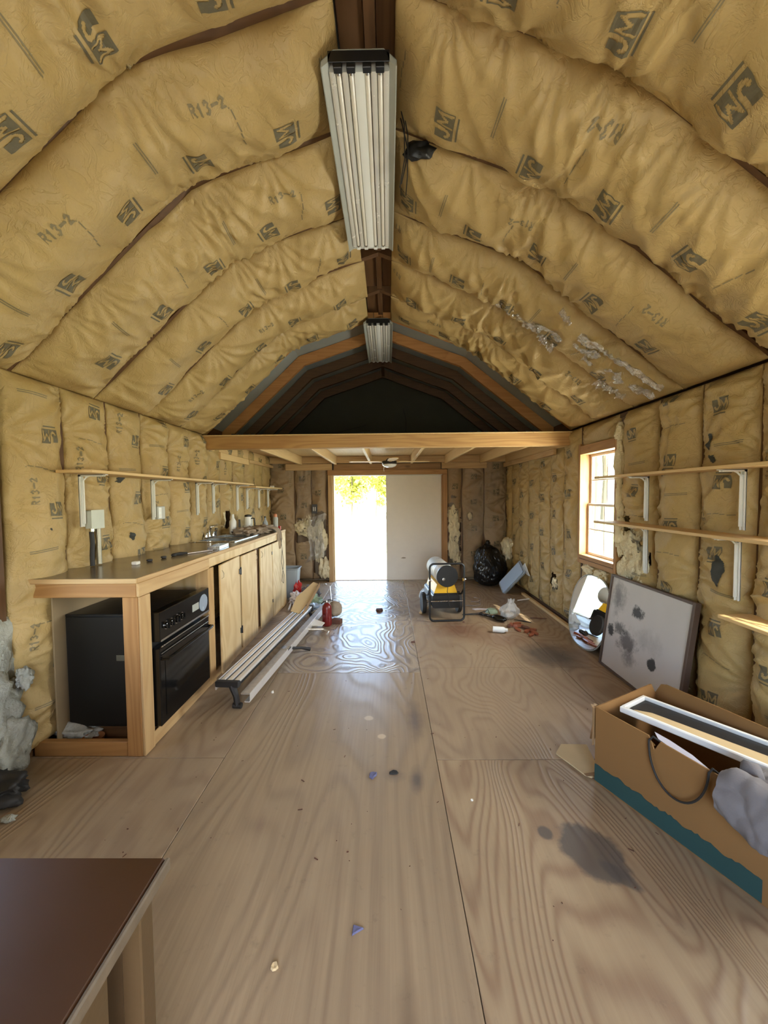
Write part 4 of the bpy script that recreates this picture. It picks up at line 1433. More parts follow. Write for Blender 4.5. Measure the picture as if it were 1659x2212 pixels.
cu = MB().lathe([(.045, 0), (.06, .07), (.058, .07), (.043, .004)], 22).build('clay_pot', plain('terracotta', (.30, .12, .05), .8), None, loc=(-1.78, 2.24, .001))
tag(cu, 'small orange-brown pot on the floor behind the bottom rail', 'pot')

# ================================================================== SHELVES
def bracket(parent, x_wall, yb, z, side, arm=.20, drop=.30):
    """pressed-steel L bracket: wall leg, shelf arm and a brace curve"""
    s = side
    b = MB()
    b.box(x_wall, x_wall - s * .006, yb - .012, yb + .012, z - drop, z - .001, .001)
    b.box(x_wall - s * .006, x_wall - s * .030, yb - .003, yb + .003, z - drop + .02, z - .03, .001)
    b.box(x_wall, x_wall - s * arm, yb - .012, yb + .012, z - .006, z - .001, .001)
    s_ = -s
    b.tube([(x_wall + s_ * .004, yb, z - .075), (x_wall + s_ * .018, yb, z - .045), (x_wall + s_ * .045, yb, z - .018), (x_wall + s_ * .075, yb, z - .005)], .005, 6)
    for yy in (yb - .012, yb + .010):
        b.box(x_wall, x_wall + s_ * .016, yy, yy + .002, z - drop, z - .002, 0)
        b.box(x_wall, x_wall + s_ * arm * .9, yy, yy + .002, z - .014, z - .001, 0)
    return b.build('bracket', white_m, parent)


def shelf(label, x0, x1, ybs, z, brk, side, th=.019, mats=None, drop=.30, name='wall_shelf', xw=None):
    t = thing(name, label, 'shelf', (0, 0, 0), 0, 'board shelves on white brackets')
    for k, (ya, yb) in enumerate(ybs):
        MB().box(x0, x1, ya + .001, yb - .001, z, z + th, .002).build('board', (mats or palew)[1], t)
    for y in brk:
        bracket(t, xw if xw is not None else side * 2.075, y, z, side, abs(x1 - x0) * .82, drop)
    return t


# wall faces with bulging batts: shelves start in front of them
shelf('long pine shelf on the left wall above the worktop', -1.995, -1.775, [(2.31, 3.95), (3.952, 5.13)], 1.655, [2.49, 3.25, 4.01, 4.38, 5.08], -1, xw=-1.995, drop=.34)
shelf('short shelf on the left wall, farther and next to the far corner', -2.0, -1.775, [(5.2, 6.52)], 1.625, [5.45, 5.95, 6.4], -1, xw=-2.0)
shelf('upper right-hand shelf, level with the top of the window sashes', 1.80, 1.985, [(1.79, 3.395)], 1.628, [2.97, 2.17], 1, xw=1.985, drop=.34)
shelf('middle right-hand shelf crossing the lower window sash', 1.80, 1.985, [(1.79, 3.40)], 1.245, [2.97, 2.19], 1, xw=1.985, drop=.36)
shelf('lowest right-hand shelf, a short board starting above the cardboard box', 1.80, 1.985, [(1.74, 2.11)], .815, [1.80], 1, xw=1.985, drop=.3)
tag(MB().box(-.03, .03, -.02, .02, 0, .03, .002).build('small_box', white_p, None, loc=(-1.87, 6.25, 1.6448)), 'tiny white box on the far left shelf', 'box')

# ================================================================== ELECTRICS ON THE LEFT WALL
eb = thing('electrical_box', 'square metal electrical box with conduit above the worktop', 'electrical box', (-1.995, 2.575, 1.36))
MB().box(0, .045, -.055, .055, -.06, .06, .003).build('box', plain('galvanised', (.55, .57, .50), .45, metal=.2), eb)
MB().box(.045, .048, -.058, .058, -.063, .063, .001).build('cover_plate', plain('galvanised_plate', (.60, .62, .54), .4, metal=.2), eb)
MB().lathe([(.016, 0), (.016, .02)], 12, M=Matrix.Translation((.025, -.03, -.08))).build('connector', chrome, eb)
pts = [(.022, .03, -.06 - k * .0085) for k in range(30)]
MB().tube(pts, [.017 if k % 2 else .0145 for k in range(30)], 10).build('conduit', plain('flex_conduit', (.30, .28, .22), .35, metal=.6), eb)
MB().tube([(.022, -.03, -.08), (.03, -.035, -.16), (.02, -.03, -.24), (.025, -.035, -.31)], .014, 8).build('cable', black_r, eb)
ob = thing('wall_outlet', 'white double outlet in a grey box on the left wall', 'outlet', (-1.985, 3.33, 1.37))
MB().box(-.02, .02, -.05, .06, -.055, .055, .003).build('box', plain('grey_pvc', (.50, .50, .46), .5), ob)
MB().box(.021, .026, -.045, -.002, -.045, .045, .002).build('outlet_face', white_m, ob)
for z in (-.022, .022):
    MB().box(.0262, .0275, -.034, -.013, z - .012, z + .012, .001).build('socket', white_p, ob)
jb = thing('wall_outlet', 'dark outlet box on the far wall left of the doorway', 'outlet', (-1.27, 6.68, 1.28))
MB().box(-.045, .045, -.02, .02, -.08, .08, .003).build('box', plain('dark_box', (.05, .05, .055), .5), jb)
for x in (-.015, .015):
    MB().box(x - .006, x + .006, -.0225, -.0205, -.035, .035, .001).build('slot', white_p, jb)

# ================================================================== THINGS ON THE WORKTOP
ZT = 1.0465
tag(MB().box(-.02, .02, -.02, .02, 0, .022, .004).build('paper_cube', white_p, None, loc=(-1.72, 2.60, ZT)), 'small white cube on the near end of the worktop', 'cube')
for k, (x, y) in enumerate(((-1.70, 2.72), (-1.68, 2.86), (-1.66, 2.96))):
    tag(MB().lathe([(.013, 0), (.020, .006), (.018, .016), (.006, .018)], 12).build('rubber_cap', black_r, None, loc=(x, y, ZT)),
        ('black rubber cap on the worktop, nearest of three in a row', 'black rubber cap on the worktop, middle of three in a row', 'black rubber cap on the worktop beside the putty knife')[k], 'cap', 'rubber caps on the worktop')
kn = thing('putty_knife', 'putty knife with pale blade and black handle lying on the worktop', 'knife', (-1.60, 3.08, ZT), math.radians(62))
MB().tube([(-.14, 0, .012), (-.08, 0, .013), (-.02, 0, .010)], [.010, .014, .008], 8).build('handle', black_r, kn)
MB().prism([(-.02, -.008), (.06, -.012), (.20, -.022), (.215, .015), (.06, .012), (-.02, .008)], .004, .008).build('blade', sheet_w, kn)
dsh = thing('soap_tray', 'flat grey steel tray on the worktop in front of the sink', 'tray', (-1.515, 3.42, ZT), .1)
MB().box(-.05, .05, -.13, .13, 0, .004, .001).box(-.05, -.045, -.13, .13, .004, .03, .001).box(.045, .05, -.13, .13, .004, .03, .001).box(-.05, .05, .125, .13, .004, .03, .001).box(-.05, .05, -.13, -.125, .004, .03, .001).build('tray', steel, dsh)

# heap of cloth hanging over the edge
def drape(pts, width, seed, amp=.02, n=60, m=20, lift=.03):
    C = np.array(pts, float)
    d = np.r_[0, np.cumsum(np.linalg.norm(np.diff(C, axis=0), axis=1))]
    s = np.linspace(0, d[-1], n)
    c = np.stack([np.interp(s, d, C[:, k]) for k in range(3)], 1)
    for _ in range(4):
        c[1:-1] = (c[:-2] + 2 * c[1:-1] + c[2:]) / 4
    T = np.gradient(c, axis=0)
    T /= np.linalg.norm(T, axis=1, keepdims=True)
    return c, T, s


cl = MB()
for k, (c, r, sd) in enumerate([((-.10, -.30, .045), (.12, .14, .045), 1), ((-.02, -.12, .04), (.13, .17, .045), 2), ((.0, .10, .045), (.12, .16, .045), 3), ((-.12, .02, .035), (.10, .2, .035), 5)]):
    vs_, fs_ = blob(c, r, sd, .6, 5, 4)
    vs_ = [(x, y, max(z, .001)) for x, y, z in vs_]
    cl.add(vs_, fs_)
P = []
path = [(-.10, .02, .03), (.0, .06, .06), (.09, .10, .065), (.158, .12, .05), (.182, .13, .0), (.19, .13, -.08), (.188, .13, -.17), (.19, .12, -.22)]
c, T, s_ = drape(path, .2, 1, n=40)
for i in range(40):
    row = []
    wdt = .075 * (1 if i < 34 else 1 - (i - 34) * .13)
    for j in range(14):
        g = j / 13 - .5
        fold_ = .010 * math.cos(g * 22 + i * .05) * min(1, i / 10)
        row.append((c[i, 0] + fold_ * (1 if i > 22 else .0) + .004, c[i, 1] + g * 2 * wdt + .01 * math.sin(i * .3), c[i, 2] + fold_ * (1 if i <= 22 else 0)))
    P.append(row)
cl.grid(P, thick=.004)
tag(cl.build('cloth_heap', cloth_b, None, loc=(-1.60, 4.85, ZT), smooth=80), 'crumpled taupe cloth heaped by the sink and hanging over the cabinet edge', 'cloth')
wr_ = MB()
wr_.tube([(0, 0, 0), (.006, .02, -.15), (.008, -.03, -.30), (.008, .03, -.42), (.008, .09, -.50), (.008, .05, -.60), (.008, -.02, -.56), (.008, .02, -.46), (.008, .07, -.34), (.008, .04, -.22), (.008, .01, -.14)], .003, 6)
tag(wr_.build('wire', black_r, None, loc=(-1.392, 4.99, .96)), 'thin black cord looping down over the last cabinet door', 'cord')


def bottle(name, label, cat, loc, prof, mat, cap=None, capm=None):
    t = thing(name, label, cat, loc)
    MB().lathe(prof, 20).build('body', mat, t)
    if cap:
        MB().lathe(cap, 16).build('cap', capm or white_p, t)
    return t


bottle('spray_can', 'tall dark spray can with white side and orange cap on the worktop end', 'can', (-1.52, 5.20, ZT), [(.030, 0), (.032, .004), (.032, .16), (.024, .18)], grey_en, [(.022, .18), (.022, .21), (.012, .222)], plain('orange_cap', (.65, .25, .12), .5))
bottle('squeeze_bottle', 'clear dark bottle behind the spray can', 'bottle', (-1.66, 5.20, ZT), [(.03, 0), (.034, .01), (.034, .10), (.016, .14), (.012, .17)], bin_m, [(.014, .17), (.014, .19)], black_s)
jg = bottle('jug', 'pale jug with a black handle and lid on the worktop end', 'jug', (-1.86, 5.12, ZT), [(.05, 0), (.055, .01), (.055, .16), (.045, .19)], white_m, [(.046, .19), (.046, .21), (.02, .22)], black_s)
MB().tube([(.05, -.02, .17), (.09, -.03, .17), (.10, -.035, .10), (.09, -.03, .04), (.053, -.02, .03)], .009, 8).build('handle', black_s, jg)
rd = MB().lathe([(.045, 0), (.06, .02), (.062, .06), (.055, .075), (.02, .08)], 22).build('red_tin', red_p, None, loc=(-1.70, 5.06, ZT))
tag(rd, 'squat red tin on the worktop between jug and spray can', 'tin')
kt = thing('soap_bottle', 'bright white bottle with black stem against the left wall behind the cloth', 'bottle', (-1.93, 4.78, ZT))
MB().lathe([(.04, 0), (.042, .01), (.042, .15), (.02, .19), (.015, .24)], 18).build('body', white_m, kt)
MB().tube([(.06, .05, .0), (.065, .05, .10), (.06, .06, .17)], [.016, .014, .012], 8).build('brush_handle', black_s, kt)
pn = thing('frying_pan', 'black pan lying on the cloth by the sink', 'pan', (-1.82, 4.68, ZT + .0))
MB().lathe([(.07, 0), (.09, .035), (.088, .035), (.068, .005)], 24).build('pan', black_s, pn)
MB().tube([(.08, -.02, .03), (.16, -.06, .045), (.22, -.09, .05)], .010, 8).build('handle', black_s, pn)
tag(MB().box(-.03, .03, -.02, .02, 0, .05, .004).build('red_carton', red_p, None, loc=(-1.50, 5.27, ZT)), 'small red-topped carton at the outer corner of the worktop', 'carton')

# ================================================================== NEAR TABLE (bottom left)
tb = thing('side_table', 'dark red-brown table at the camera with worn edge', 'table', (-1.05, .36, 0))
MB().box(-.55, .555, -.75, .452, .688, .712, .004).build('top', mahog, tb)
MB().box(.556, .566, -.75, .452, .684, .712, .003).build('edge_band', mahog_edge, tb)
MB().box(.515, .535, -.70, .30, .10, .683, .003).build('side_panel', mahog_side, tb)
MB().box(-.50, .51, .395, .41, .30, .683, .003).build('back_panel', mahog_side, tb)
for (x, y) in ((.50, .38), (.50, -.70), (-.50, .38), (-.50, -.70)):
    MB().box(x - .0, x + .042, y - .0, y + .042, .001, .684, .003).build('leg', mahog_side, tb)

# ================================================================== CARDBOARD BOX AND CONTENTS
BOXM = (1.075, 1.975)
ang = math.atan2(1.348 - 1.959, 1.346 - 1.063)          # long side direction
bx = thing('cardboard_box', 'big open cardboard box with dark teal stripe by the right wall', 'box', (1.065, 1.965, 0), ang)
# local: x along the long front side, y>0 towards the wall (left-normal of x)
LX, LY, HZ = .76, .50, .40
c2 = .006


def wall_panel(nm, poly, M, mats=cardboard):
    return MB().prism(poly, 0, c2, M=M).build(nm, mats, bx, smooth=0)


Mf = Matrix(((1, 0, 0, 0), (0, 0, 1, 0), (0, 1, 0, 0), (0, 0, 0, 1)))     # poly (x,z) -> extrude along y
wall_panel('front_panel', [(0, .001), (LX, .001), (LX, HZ), (.52, HZ - .010), (.315, HZ - .002), (.29, HZ - .055), (.265, HZ - .001), (0, HZ)], Mf)
# the torn-off print: teal band along the bottom with ragged top
edge = [(x, .098 - .01 * x + .007 * float(vnoise(x * 25, 0, 3)) + .006 * float(vnoise(x * 90, 0, 4))) for x in np.linspace(.0, .67, 60)]
MB().prism([(.0, .010), (.67, .006)] + [(x + .0, z) for x, z in edge[::-1]], -.0015, -.0002, M=Mf).build('printed_band', teal, bx, smooth=0)
wall_panel('back_panel', [(0, .001), (LX, .001), (LX, HZ + .02), (.06, HZ + .035), (.03, HZ + .025), (0, HZ - .035)], Matrix.Translation((0, LY - c2, 0)) @ Mf)
Ms = Matrix(((0, 0, 1, 0), (1, 0, 0, 0), (0, 1, 0, 0), (0, 0, 0, 1)))     # poly (y,z) -> extrude along x
wall_panel('end_panel', [(c2, .001), (LY - c2, .001), (LY - c2, HZ - .04), (LY - .05, HZ + .025), (c2, HZ)], Ms)
wall_panel('end_panel', [(c2, .001), (LY - c2, .001), (LY - c2, HZ), (c2, HZ)], Matrix.Translation((LX - c2, 0, 0)) @ Ms)
MB().box(c2, LX - c2, c2, LY - c2, .001, .008, .001).build('bottom_panel', cardboard_in, bx)
MB().prism([(0, 0), (.0, .20), (.012, .20), (.012, 0)], 0, .005, M=Matrix.Translation((-.004, .0, HZ - .205)) @ Matrix(((0, 0, -1, 0), (-1, 0, 0, 0), (0, 1, 0, 0), (0, 0, 0, 1)))).build('corner_flap', cardboard_in, bx, smooth=0)
fp = MB().prism([(0, 0), (.03, .19), (.034, .195), (.008, 0)], -.002, .20, M=Matrix.Translation((-.045, .02, HZ - .20)) @ Mf).build('folded_flap', cardboard_in, bx, smooth=0)

BM = Matrix.Translation((1.065, 1.965, 0)) @ M_rot('Z', ang)


def bl(x, y, z):
    v = BM @ Vector((x, y, z))
    return (v.x, v.y, v.z)


pa_ = math.atan2(.212 - .116, .66 - .075)
pf = thing('picture_frame', 'white-edged dark framed picture lying tilted inside the cardboard box', 'picture', bl(.062, .112, .372), rot=(math.radians(-4), math.radians(-1.0), ang + pa_))
MB().box(.01, .63, .028, .24, .0, .014, .002).build('backing', plain('black_back', (.012, .012, .013), .5), pf)
fr = MB()
fr.box(-.01, .64, .0, .022, .0, .030, .004).box(-.01, .64, .245, .262, .0, .03, .003).box(-.01, .008, .022, .245, .0, .03, .003).box(.632, .64, .022, .245, .0, .03, .003)
fr.build('frame', white_m, pf)
MB().prism([(.035, .055), (.10, .042), (.61, .040), (.60, .13), (.10, .10)], .0145, .018).build('kraft_sheet', card_lite, pf)
wd = thing('card_scrap', 'pale card scrap standing in the near-left corner of the box', 'card', bl(.15, .065, .30), rot=(.6, .3, ang))
MB().prism([(-.05, -.01), (.06, -.04), (.08, .05), (.01, .06)], 0, .004).build('sheet', card_lite, wd)
pp = thing('paper_leaf', 'white glossy paper leaf tucked along the box front edge', 'paper', bl(.40, .012, .396), rot=(math.radians(50), math.radians(2), ang))
MB().prism([(-.125, .020), (-.10, .0), (.0, -.012), (.12, -.010), (.03, .012), (-.06, .020)], 0, .0015).build('leaf', sheet_w, pp, smooth=0)
lp = MB()
pts = []
for i in range(26):
    t = i / 25
    a = PI * (1.0 + 1.0 * t)
    pts.append((.388 + .115 * math.cos(a), -.010 - .010 * math.sin(t * PI), .385 + .187 * math.sin(a)))
pts = [(.30, .035, .375), (.285, .0, .405)] + pts + [(.51, .0, .404), (.53, .035, .37)]
lp.tube([bl(*p) for p in pts], .0045, 8)
tag(lp.build('cable_loop', black_r), 'black cable looping down over the front of the cardboard box', 'cable')
# grey cloth bag slung over the front edge
gb = MB()
P = []
n = 44
for i in range(n):
    t = i / (n - 1)
    row = []
    for j in range(22):
        g = j / 21
        x = .535 + g * .26
        if t < .45:
            q = t / .45
            y = .12 - .12 * q
            z = .345 + .075 * math.sin(q * PI * .6)
        else:
            q = (t - .45) / .55
            y = -.012 - .045 * math.sin(q * PI * .8)
            z = .345 + .075 * math.sin(PI * .6) - q * (.13 + .06 * math.sin(g * PI * .8))
        fold_ = .020 * float(vnoise(g * 5 + t * 2, t * 3, 40)) + .008 * float(vnoise(g * 14, t * 9, 41))
        lim = .0
        row.append(bl(x + .03 * t * (g - .5) * -1, y - abs(fold_) * (1 if t > .45 else 0), z + (fold_ if t <= .45 else 0)))
    P.append(row)
gb.grid(P, thick=-.004)
tag(gb.build('cloth_bag', cloth_g, smooth=70), 'grey cloth bag hanging over the front of the cardboard box', 'bag')
tg = thing('cloth_roll', 'grey cloth roll end sticking up behind the hanging bag', 'cloth', bl(.62, .10, .30))
tv = MB()
vs_, fs_ = blob((0, 0, .055), (.065, .07, .085), 7, .5, 4, 3)
tv.add(vs_, fs_)
tv.build('roll', cloth_g, tg, smooth=80)
scp = thing('cardboard_scrap', 'torn pale cardboard piece on the floor beside the box', 'cardboard', (0, 0, 0))
MB().prism([(.955, 2.175), (1.02, 2.255), (1.17, 2.25), (1.12, 2.00), (1.06, 1.985), (1.035, 2.0)], .003, .010).build('sheet', card_lite, scp, smooth=0)
MB().prism([(1.03, 2.005), (1.12, 2.02), (1.11, 1.99), (1.035, 1.985)], .0105, .014).build('torn_edge', cardboard_in, scp, smooth=0)

# ================================================================== BOARD AND MIRROR AGAINST THE RIGHT WALL
fb = thing('framed_board', 'large white board with dark frame and sooty smudges, leaning by the box', 'picture', (1.868, 2.475, .001), rot=(0, math.radians(7.5), 0))
MB().box(.012, .020, .012, .898, .012, .778, 0).build('backing', cardboard_in, fb)
bo = MB().box(.003, .0115, .0, .91, .0, .79, 0).build('board', canvas, fb, smooth=0)
fr = MB()
fr.box(-.010, .032, -.012, .012, -.0, .80, .003).box(-.010, .032, .90, .922, -.0, .80, .003).box(-.010, .032, .012, .90, .0, .018, .003).box(-.010, .032, .012, .90, .780, .80, .003)
fr.build('frame', canvas_fr, fb)

mr = thing('oval_mirror', 'frameless oval mirror with thin dark rim leaning on the right wall', 'mirror', (1.875, 3.745, .002), rot=(0, math.radians(11), math.radians(3)))
def oval(a, b, p=2.5, n=56):
    out = []
    for i in range(n):
        t = 2 * PI * i / n
        c, s_ = math.cos(t), math.sin(t)
        out.append((a * abs(c) ** (2 / p) * (1 if c >= 0 else -1), b * abs(s_) ** (2 / p) * (1 if s_ >= 0 else -1)))
    return out
ov1, ov2 = oval(.315, .355), oval(.307, .347)
Mm = Matrix(((0, 0, 1, 0), (1, 0, 0, 0), (0, 1, 0, .355), (0, 0, 0, 1)))
MB().prism(ov1, .004, .016, M=Mm).build('backing', black_s, mr)
MB().prism(ov2, .000, .0035, M=Mm).build('glass', mirror_m, mr, smooth=0)
MB().tube([tuple(Mm @ Vector((x, y, .004))) for x, y in ov1], .006, 6, closed=True).build('rim', grey_en, mr)

# ================================================================== ALUMINIUM WORK PLATFORM ON THE FLOOR
dirx, diry = (-.99 + 1.14), (4.45 - 2.70)
pa = math.atan2(diry, dirx)
wp = thing('work_platform', 'folded aluminium work platform lying along the cabinet', 'platform', (-1.14, 2.68, 0), pa)
# local x along the platform, y to the left (towards the cabinet)
PLn = 1.92
for k, y in enumerate((-.062, -.008, .046)):
    MB().box(0, PLn, y + .002, y + .041, .165, .185, .003).build('deck_slat', alu, wp)
MB().box(.02, PLn - .02, -.06, .088, .145, .1645, .002).build('deck_tray', black_s, wp)
MB().box(.0, PLn - .06, .094, .104, .125, .185, .002).build('side_rail', alu, wp)
MB().box(.0, PLn + .25, -.150, -.085, .10, .112, .002).build('folded_leg_rail', alu_dirty, wp)
MB().box(.0, PLn + .25, -.155, -.1505, .055, .112, .001).build('rail_flange', alu, wp)
MB().box(.0, PLn + .25, -.15, -.11, .045, .052, .001).build('rail_flange', alu, wp)
leg = MB()
leg.box(-.012, .03, -.075, .100, .150, .192, .006)
leg.tube([(.01, -.02, .16), (.0, -.05, .09), (.0, -.06, .02)], [.026, .020, .022], 8)
leg.build('end_cap', black_r, wp)
MB().tube([(.0, -.03, .022), (.0, -.09, .022)], .021, 10).build('foot', black_r, wp)
MB().box(PLn - .02, PLn + .02, -.07, .095, .12, .19, .005).build('end_cap', black_r, wp)
MB().tube([(PLn - .02, -.02, .14), (PLn + .01, -.05, .02)], .018, 8).build('foot', black_r, wp)
MB().box(.78, .86, -.158, -.08, .098, .117, .002).build('hinge_clip', steel, wp)
lg = MB()
lg.tube([(.86, -.10, .09), (.98, -.22, .05), (1.02, -.29, .022)], [.014, .013, .018], 8)
lg.build('folding_leg', black_r, wp)
MB().tube([(1.40, -.10, .08), (1.50, -.30, .05), (1.48, -.36, .03), (1.42, -.36, .03)], .012, 8).build('locking_bar', alu_dirty, wp)
wpl = tag(MB().prism([(-.09, -.07), (.11, -.10), (.14, -.03), (-.04, .10)], .0, .008).build('plastic_tray', white_p, None, loc=(-.86, 4.28, .085), rot=(0.18, .0, .1)), 'white plastic lid resting behind the red fire extinguisher', 'lid')
# cardboard strip standing on it, with a dark strip in place of shadow
cs = thing('cardboard_strip', 'long cardboard strip, with a dark strip in place of shadow, lying over the far end of the work platform', 'cardboard', (-1.05, 4.30, .196), rot=(math.radians(8), math.radians(-21), math.radians(80)))
MB().prism([(-.02, -.055), (.30, -.085), (.58, -.07), (.60, .0), (.25, .09), (.0, .06)], 0, .004).build('sheet', card_lite, cs, smooth=0)
MB().box(-.02, .58, -.094, -.088, -.03, .03, .002).build('shadow_strip', cardboard_in, cs)  # dark strip standing in for the shadow along the platform

# fire extinguisher
fe = thing('fire_extinguisher', 'dark red fire extinguisher standing on the floor by the work platform', 'fire extinguisher', (-.715, 4.41, .001))
MB().lathe([(.040, 0), (.052, .01), (.055, .02), (.055, .20), (.048, .235), (.030, .26), (.018, .27)], 26).build('body', red_m, fe)
MB().lathe([(.016, .27), (.018, .285), (.012, .30)], 12).build('valve', steel, fe)
MB().tube([(.0, 0, .295), (.03, -.01, .305), (.075, -.015, .30)], .006, 6).build('lever', black_s, fe)
MB().tube([(.01, 0, .285), (-.03, -.02, .29), (-.06, -.02, .26)], .006, 6).build('nozzle', black_s, fe)
rk = MB()
rk.add(*blob((0, 0, .10), (.085, .09, .095), 4, .25, 3, 3))
tag(rk.build('stuffed_sack', cloth_b, None, loc=(-.66, 4.72, .006), smooth=80), 'round brown sack standing behind the fire extinguisher', 'sack')
hm = MB().prism([(-.06, -.03), (.05, -.05), (.07, .02), (-.03, .05)], 0, .05).build('wood_block', brown_s, None, loc=(-.62, 4.50, .001))
tag(hm, 'dark wedge of wood lying at the foot of the extinguisher', 'block')

# clutter between cabinet end and doorway
rngc = random.Random(4)
for k, (x, y, sx, sy, sz, m, lb) in enumerate([
        (-1.13, 5.55, .12, .10, .10, cloth_g, 'lilac-grey crumpled rag on top of the clutter by the bin'),
        (-1.08, 5.25, .15, .11, .08, green_p, 'pale green crumpled bag in the clutter by the bin'),
        (-1.0, 4.98, .16, .10, .055, blue_p, 'pale blue crumpled bag at the near side of the clutter'),
        (-1.28, 5.35, .09, .10, .09, sheet_w, 'white crumpled paper beside the cardboard strip'),
        (-1.34, 5.62, .06, .05, .13, red_p, 'small red rag at the back of the clutter by the bin')]):
    b = MB()
    vs_, fs_ = blob((0, 0, sz * .75), (sx, sy, sz), 20 + k, .7, 5, 4)
    b.add([(a, c_, max(d_, 0)) for a, c_, d_ in vs_], fs_)
    tag(b.build('crumpled_bag', m, None, loc=(x, y, .001), smooth=50), lb, 'bag')
for k, (p, q, r, m, lb) in enumerate([((-1.30, 4.95, .03), (-1.42, 5.75, .05), .012, alu, 'pale metal rod lying on the floor beside the bin'),
                                      ((-.86, 5.62, .17), (-.73, 4.86, .16), .008, alu, 'thin metal tube crossing over the clutter'),
                                      ((-.73, 4.90, .155), (-1.02, 4.66, .03), .007, alu, 'short thin tube propped from the clutter to the floor'),
                                      ((-1.45, 5.5, .02), (-1.15, 5.9, .02), .014, blue_p, 'blue and white rod on the floor behind the bin')]):
    tag(MB().tube([p, tuple((a + b) / 2 for a, b in zip(p, q)), q], r, 8).build('metal_rod', m), lb, 'rod')
wb_ = MB().lathe([(.012, 0), (.02, .012), (.012, .026)], 10).build('paper_ball', white_p, None, loc=(-1.06, 6.46, .001))
tag(wb_, 'tiny white ball on the floor left of the doorway', 'ball')

# grey bin
bn = thing('waste_bin', 'grey plastic bin standing behind the cabinet end', 'bin', (-1.50, 5.74, .001))
b = MB()
def rrect(w, d, r, n=5):
    out = []
    for cx_, cy_, a0 in ((w - r, d - r, 0), (-w + r, d - r, 90), (-w + r, -d + r, 180), (w - r, -d + r, 270)):
        out += arc(cx_, cy_, r, a0, a0 + 90, n)
    return out
rings = [(.13, .10, 0), (.165, .13, .42), (.175, .14, .425), (.175, .14, .44), (.160, .125, .44), (.155, .12, .40), (.12, .09, .01)]
vs_, fs_ = [], []
for (w, d_, z) in rings:
    vs_ += [(x, y, z) for x, y in rrect(w, d_, .045)]
nn = len(rrect(.1, .1, .02))
for i in range(len(rings) - 1):
    for j in range(nn):
        fs_.append((i * nn + j, i * nn + (j + 1) % nn, (i + 1) * nn + (j + 1) % nn, (i + 1) * nn + j))
fs_.append(tuple(range(nn))[::-1])
fs_.append(tuple((len(rings) - 1) * nn + j for j in range(nn)))
b.add(vs_, fs_)
b.build('body', bin_m, bn)
MB().tube([(x * 1.0, y, .432) for x, y in rrect(.176, .141, .045)], .006, 6, closed=True).build('rim', bin_m, bn)

# ================================================================== KEROSENE HEATER
ht = thing('torpedo_heater', 'yellow and white torpedo heater in a black tube frame', 'heater', (.69, 4.53, .001), math.radians(4))
W2 = .205
loop = []
for cx_, cz_, a0 in ((W2 - .05, .69 - .05, 0), (-W2 + .05, .69 - .05, 90), (-W2 + .05, .012 + .05, 180), (W2 - .05, .012 + .05, 270)):
    for (x, z) in arc(cx_, cz_, .05, a0, a0 + 90, 6):
        loop.append((x, .0 + .0 * z, z))
MB().tube(loop, .012, 10, closed=True).build('frame', black_s, ht)
for sx in (-1, 1):
    MB().tube([(sx * W2, .0, .40), (sx * W2, .12, .30), (sx * .17, .65, .16)], .011, 8).build('side_rail', black_s, ht)
    MB().lathe([(.020, -.014), (.022, 0), (.014, .018)], 12, M=Matrix.Translation((sx * W2, -.004, .50)) @ M_rot('Y', PI / 2)).build('clamp_knob', chrome, ht)
MB().tube([(-W2, 0, .245), (W2, 0, .245)], .005, 8).build('cross_rod', steel, ht)
# tank
b = MB()
prof2 = rrect(.165, .082, .03)
b.prism([(x, z) for x, z in prof2], 0, .60, M=Matrix.Translation((0, .05, .228)) @ TOXZ)
b.build('fuel_tank', black_s, ht)
MB().box(-.150, .150, .045, .62, .305, .325, .006).build('tank_seam', black_s, ht)
# yellow pedestal
b = MB()
P0 = [(-.145, .31), (.145, .31), (.105, .43), (-.105, .43)]
b.prism(P0, .07, .60, M=TOXZ)
b.build('pedestal', yellow, ht)
# barrel
RB = .125
MBar = Matrix.Translation((0.01, .02, .535)) @ M_rot('X', -PI / 2)
MB().lathe([(RB * .98, .03), (RB, .035), (RB, .20), (RB * 1.02, .205), (RB * 1.02, .215), (RB, .22), (RB, .27), (RB * 1.02, .275), (RB * 1.02, .285), (RB, .29), (RB, .34), (RB * 1.02, .345), (RB * 1.02, .355), (RB, .36), (RB, .72), (RB * .9, .74)], 36, M=MBar).build('barrel', cream, ht)
MB().lathe([(RB * 1.0, .0), (RB * 1.03, .004), (RB * 1.03, .03), (RB * .92, .034)], 36, M=MBar).build('nozzle_ring', black_s, ht)
MB().lathe([(.0, -.006), (.018, -.004), (.018, .004)], 16, M=Matrix.Translation((-.035, .02, .50)) @ M_rot('X', -PI / 2)).build('nozzle_centre', steel, ht)
for sx in (-1, 1):
    wh = MB()
    MM = Matrix.Translation((sx * .225, .36, .135)) @ M_rot('Y', PI / 2)
    wh.lathe([(.09, -.022), (.125, -.024), (.134, -.012), (.134, .012), (.125, .024), (.09, .022)], 28, M=MM)
    w_ = wh.build('wheel', black_r, ht)
    MB().lathe([(.0, -.016), (.088, -.018), (.088, .018), (.0, .016)], 24, M=MM).build('hub', steel, w_)
MB().tube([(-.22, .36, .135), (.22, .36, .135)], .008, 8).build('axle', steel, ht)
MB().tube([(.01, -.012, .42), (.0, -.016, .36), (.02, -.014, .28), (.015, -.016, .22), (.03, -.014, .19)], .004, 6).build('power_cord', black_r, ht)

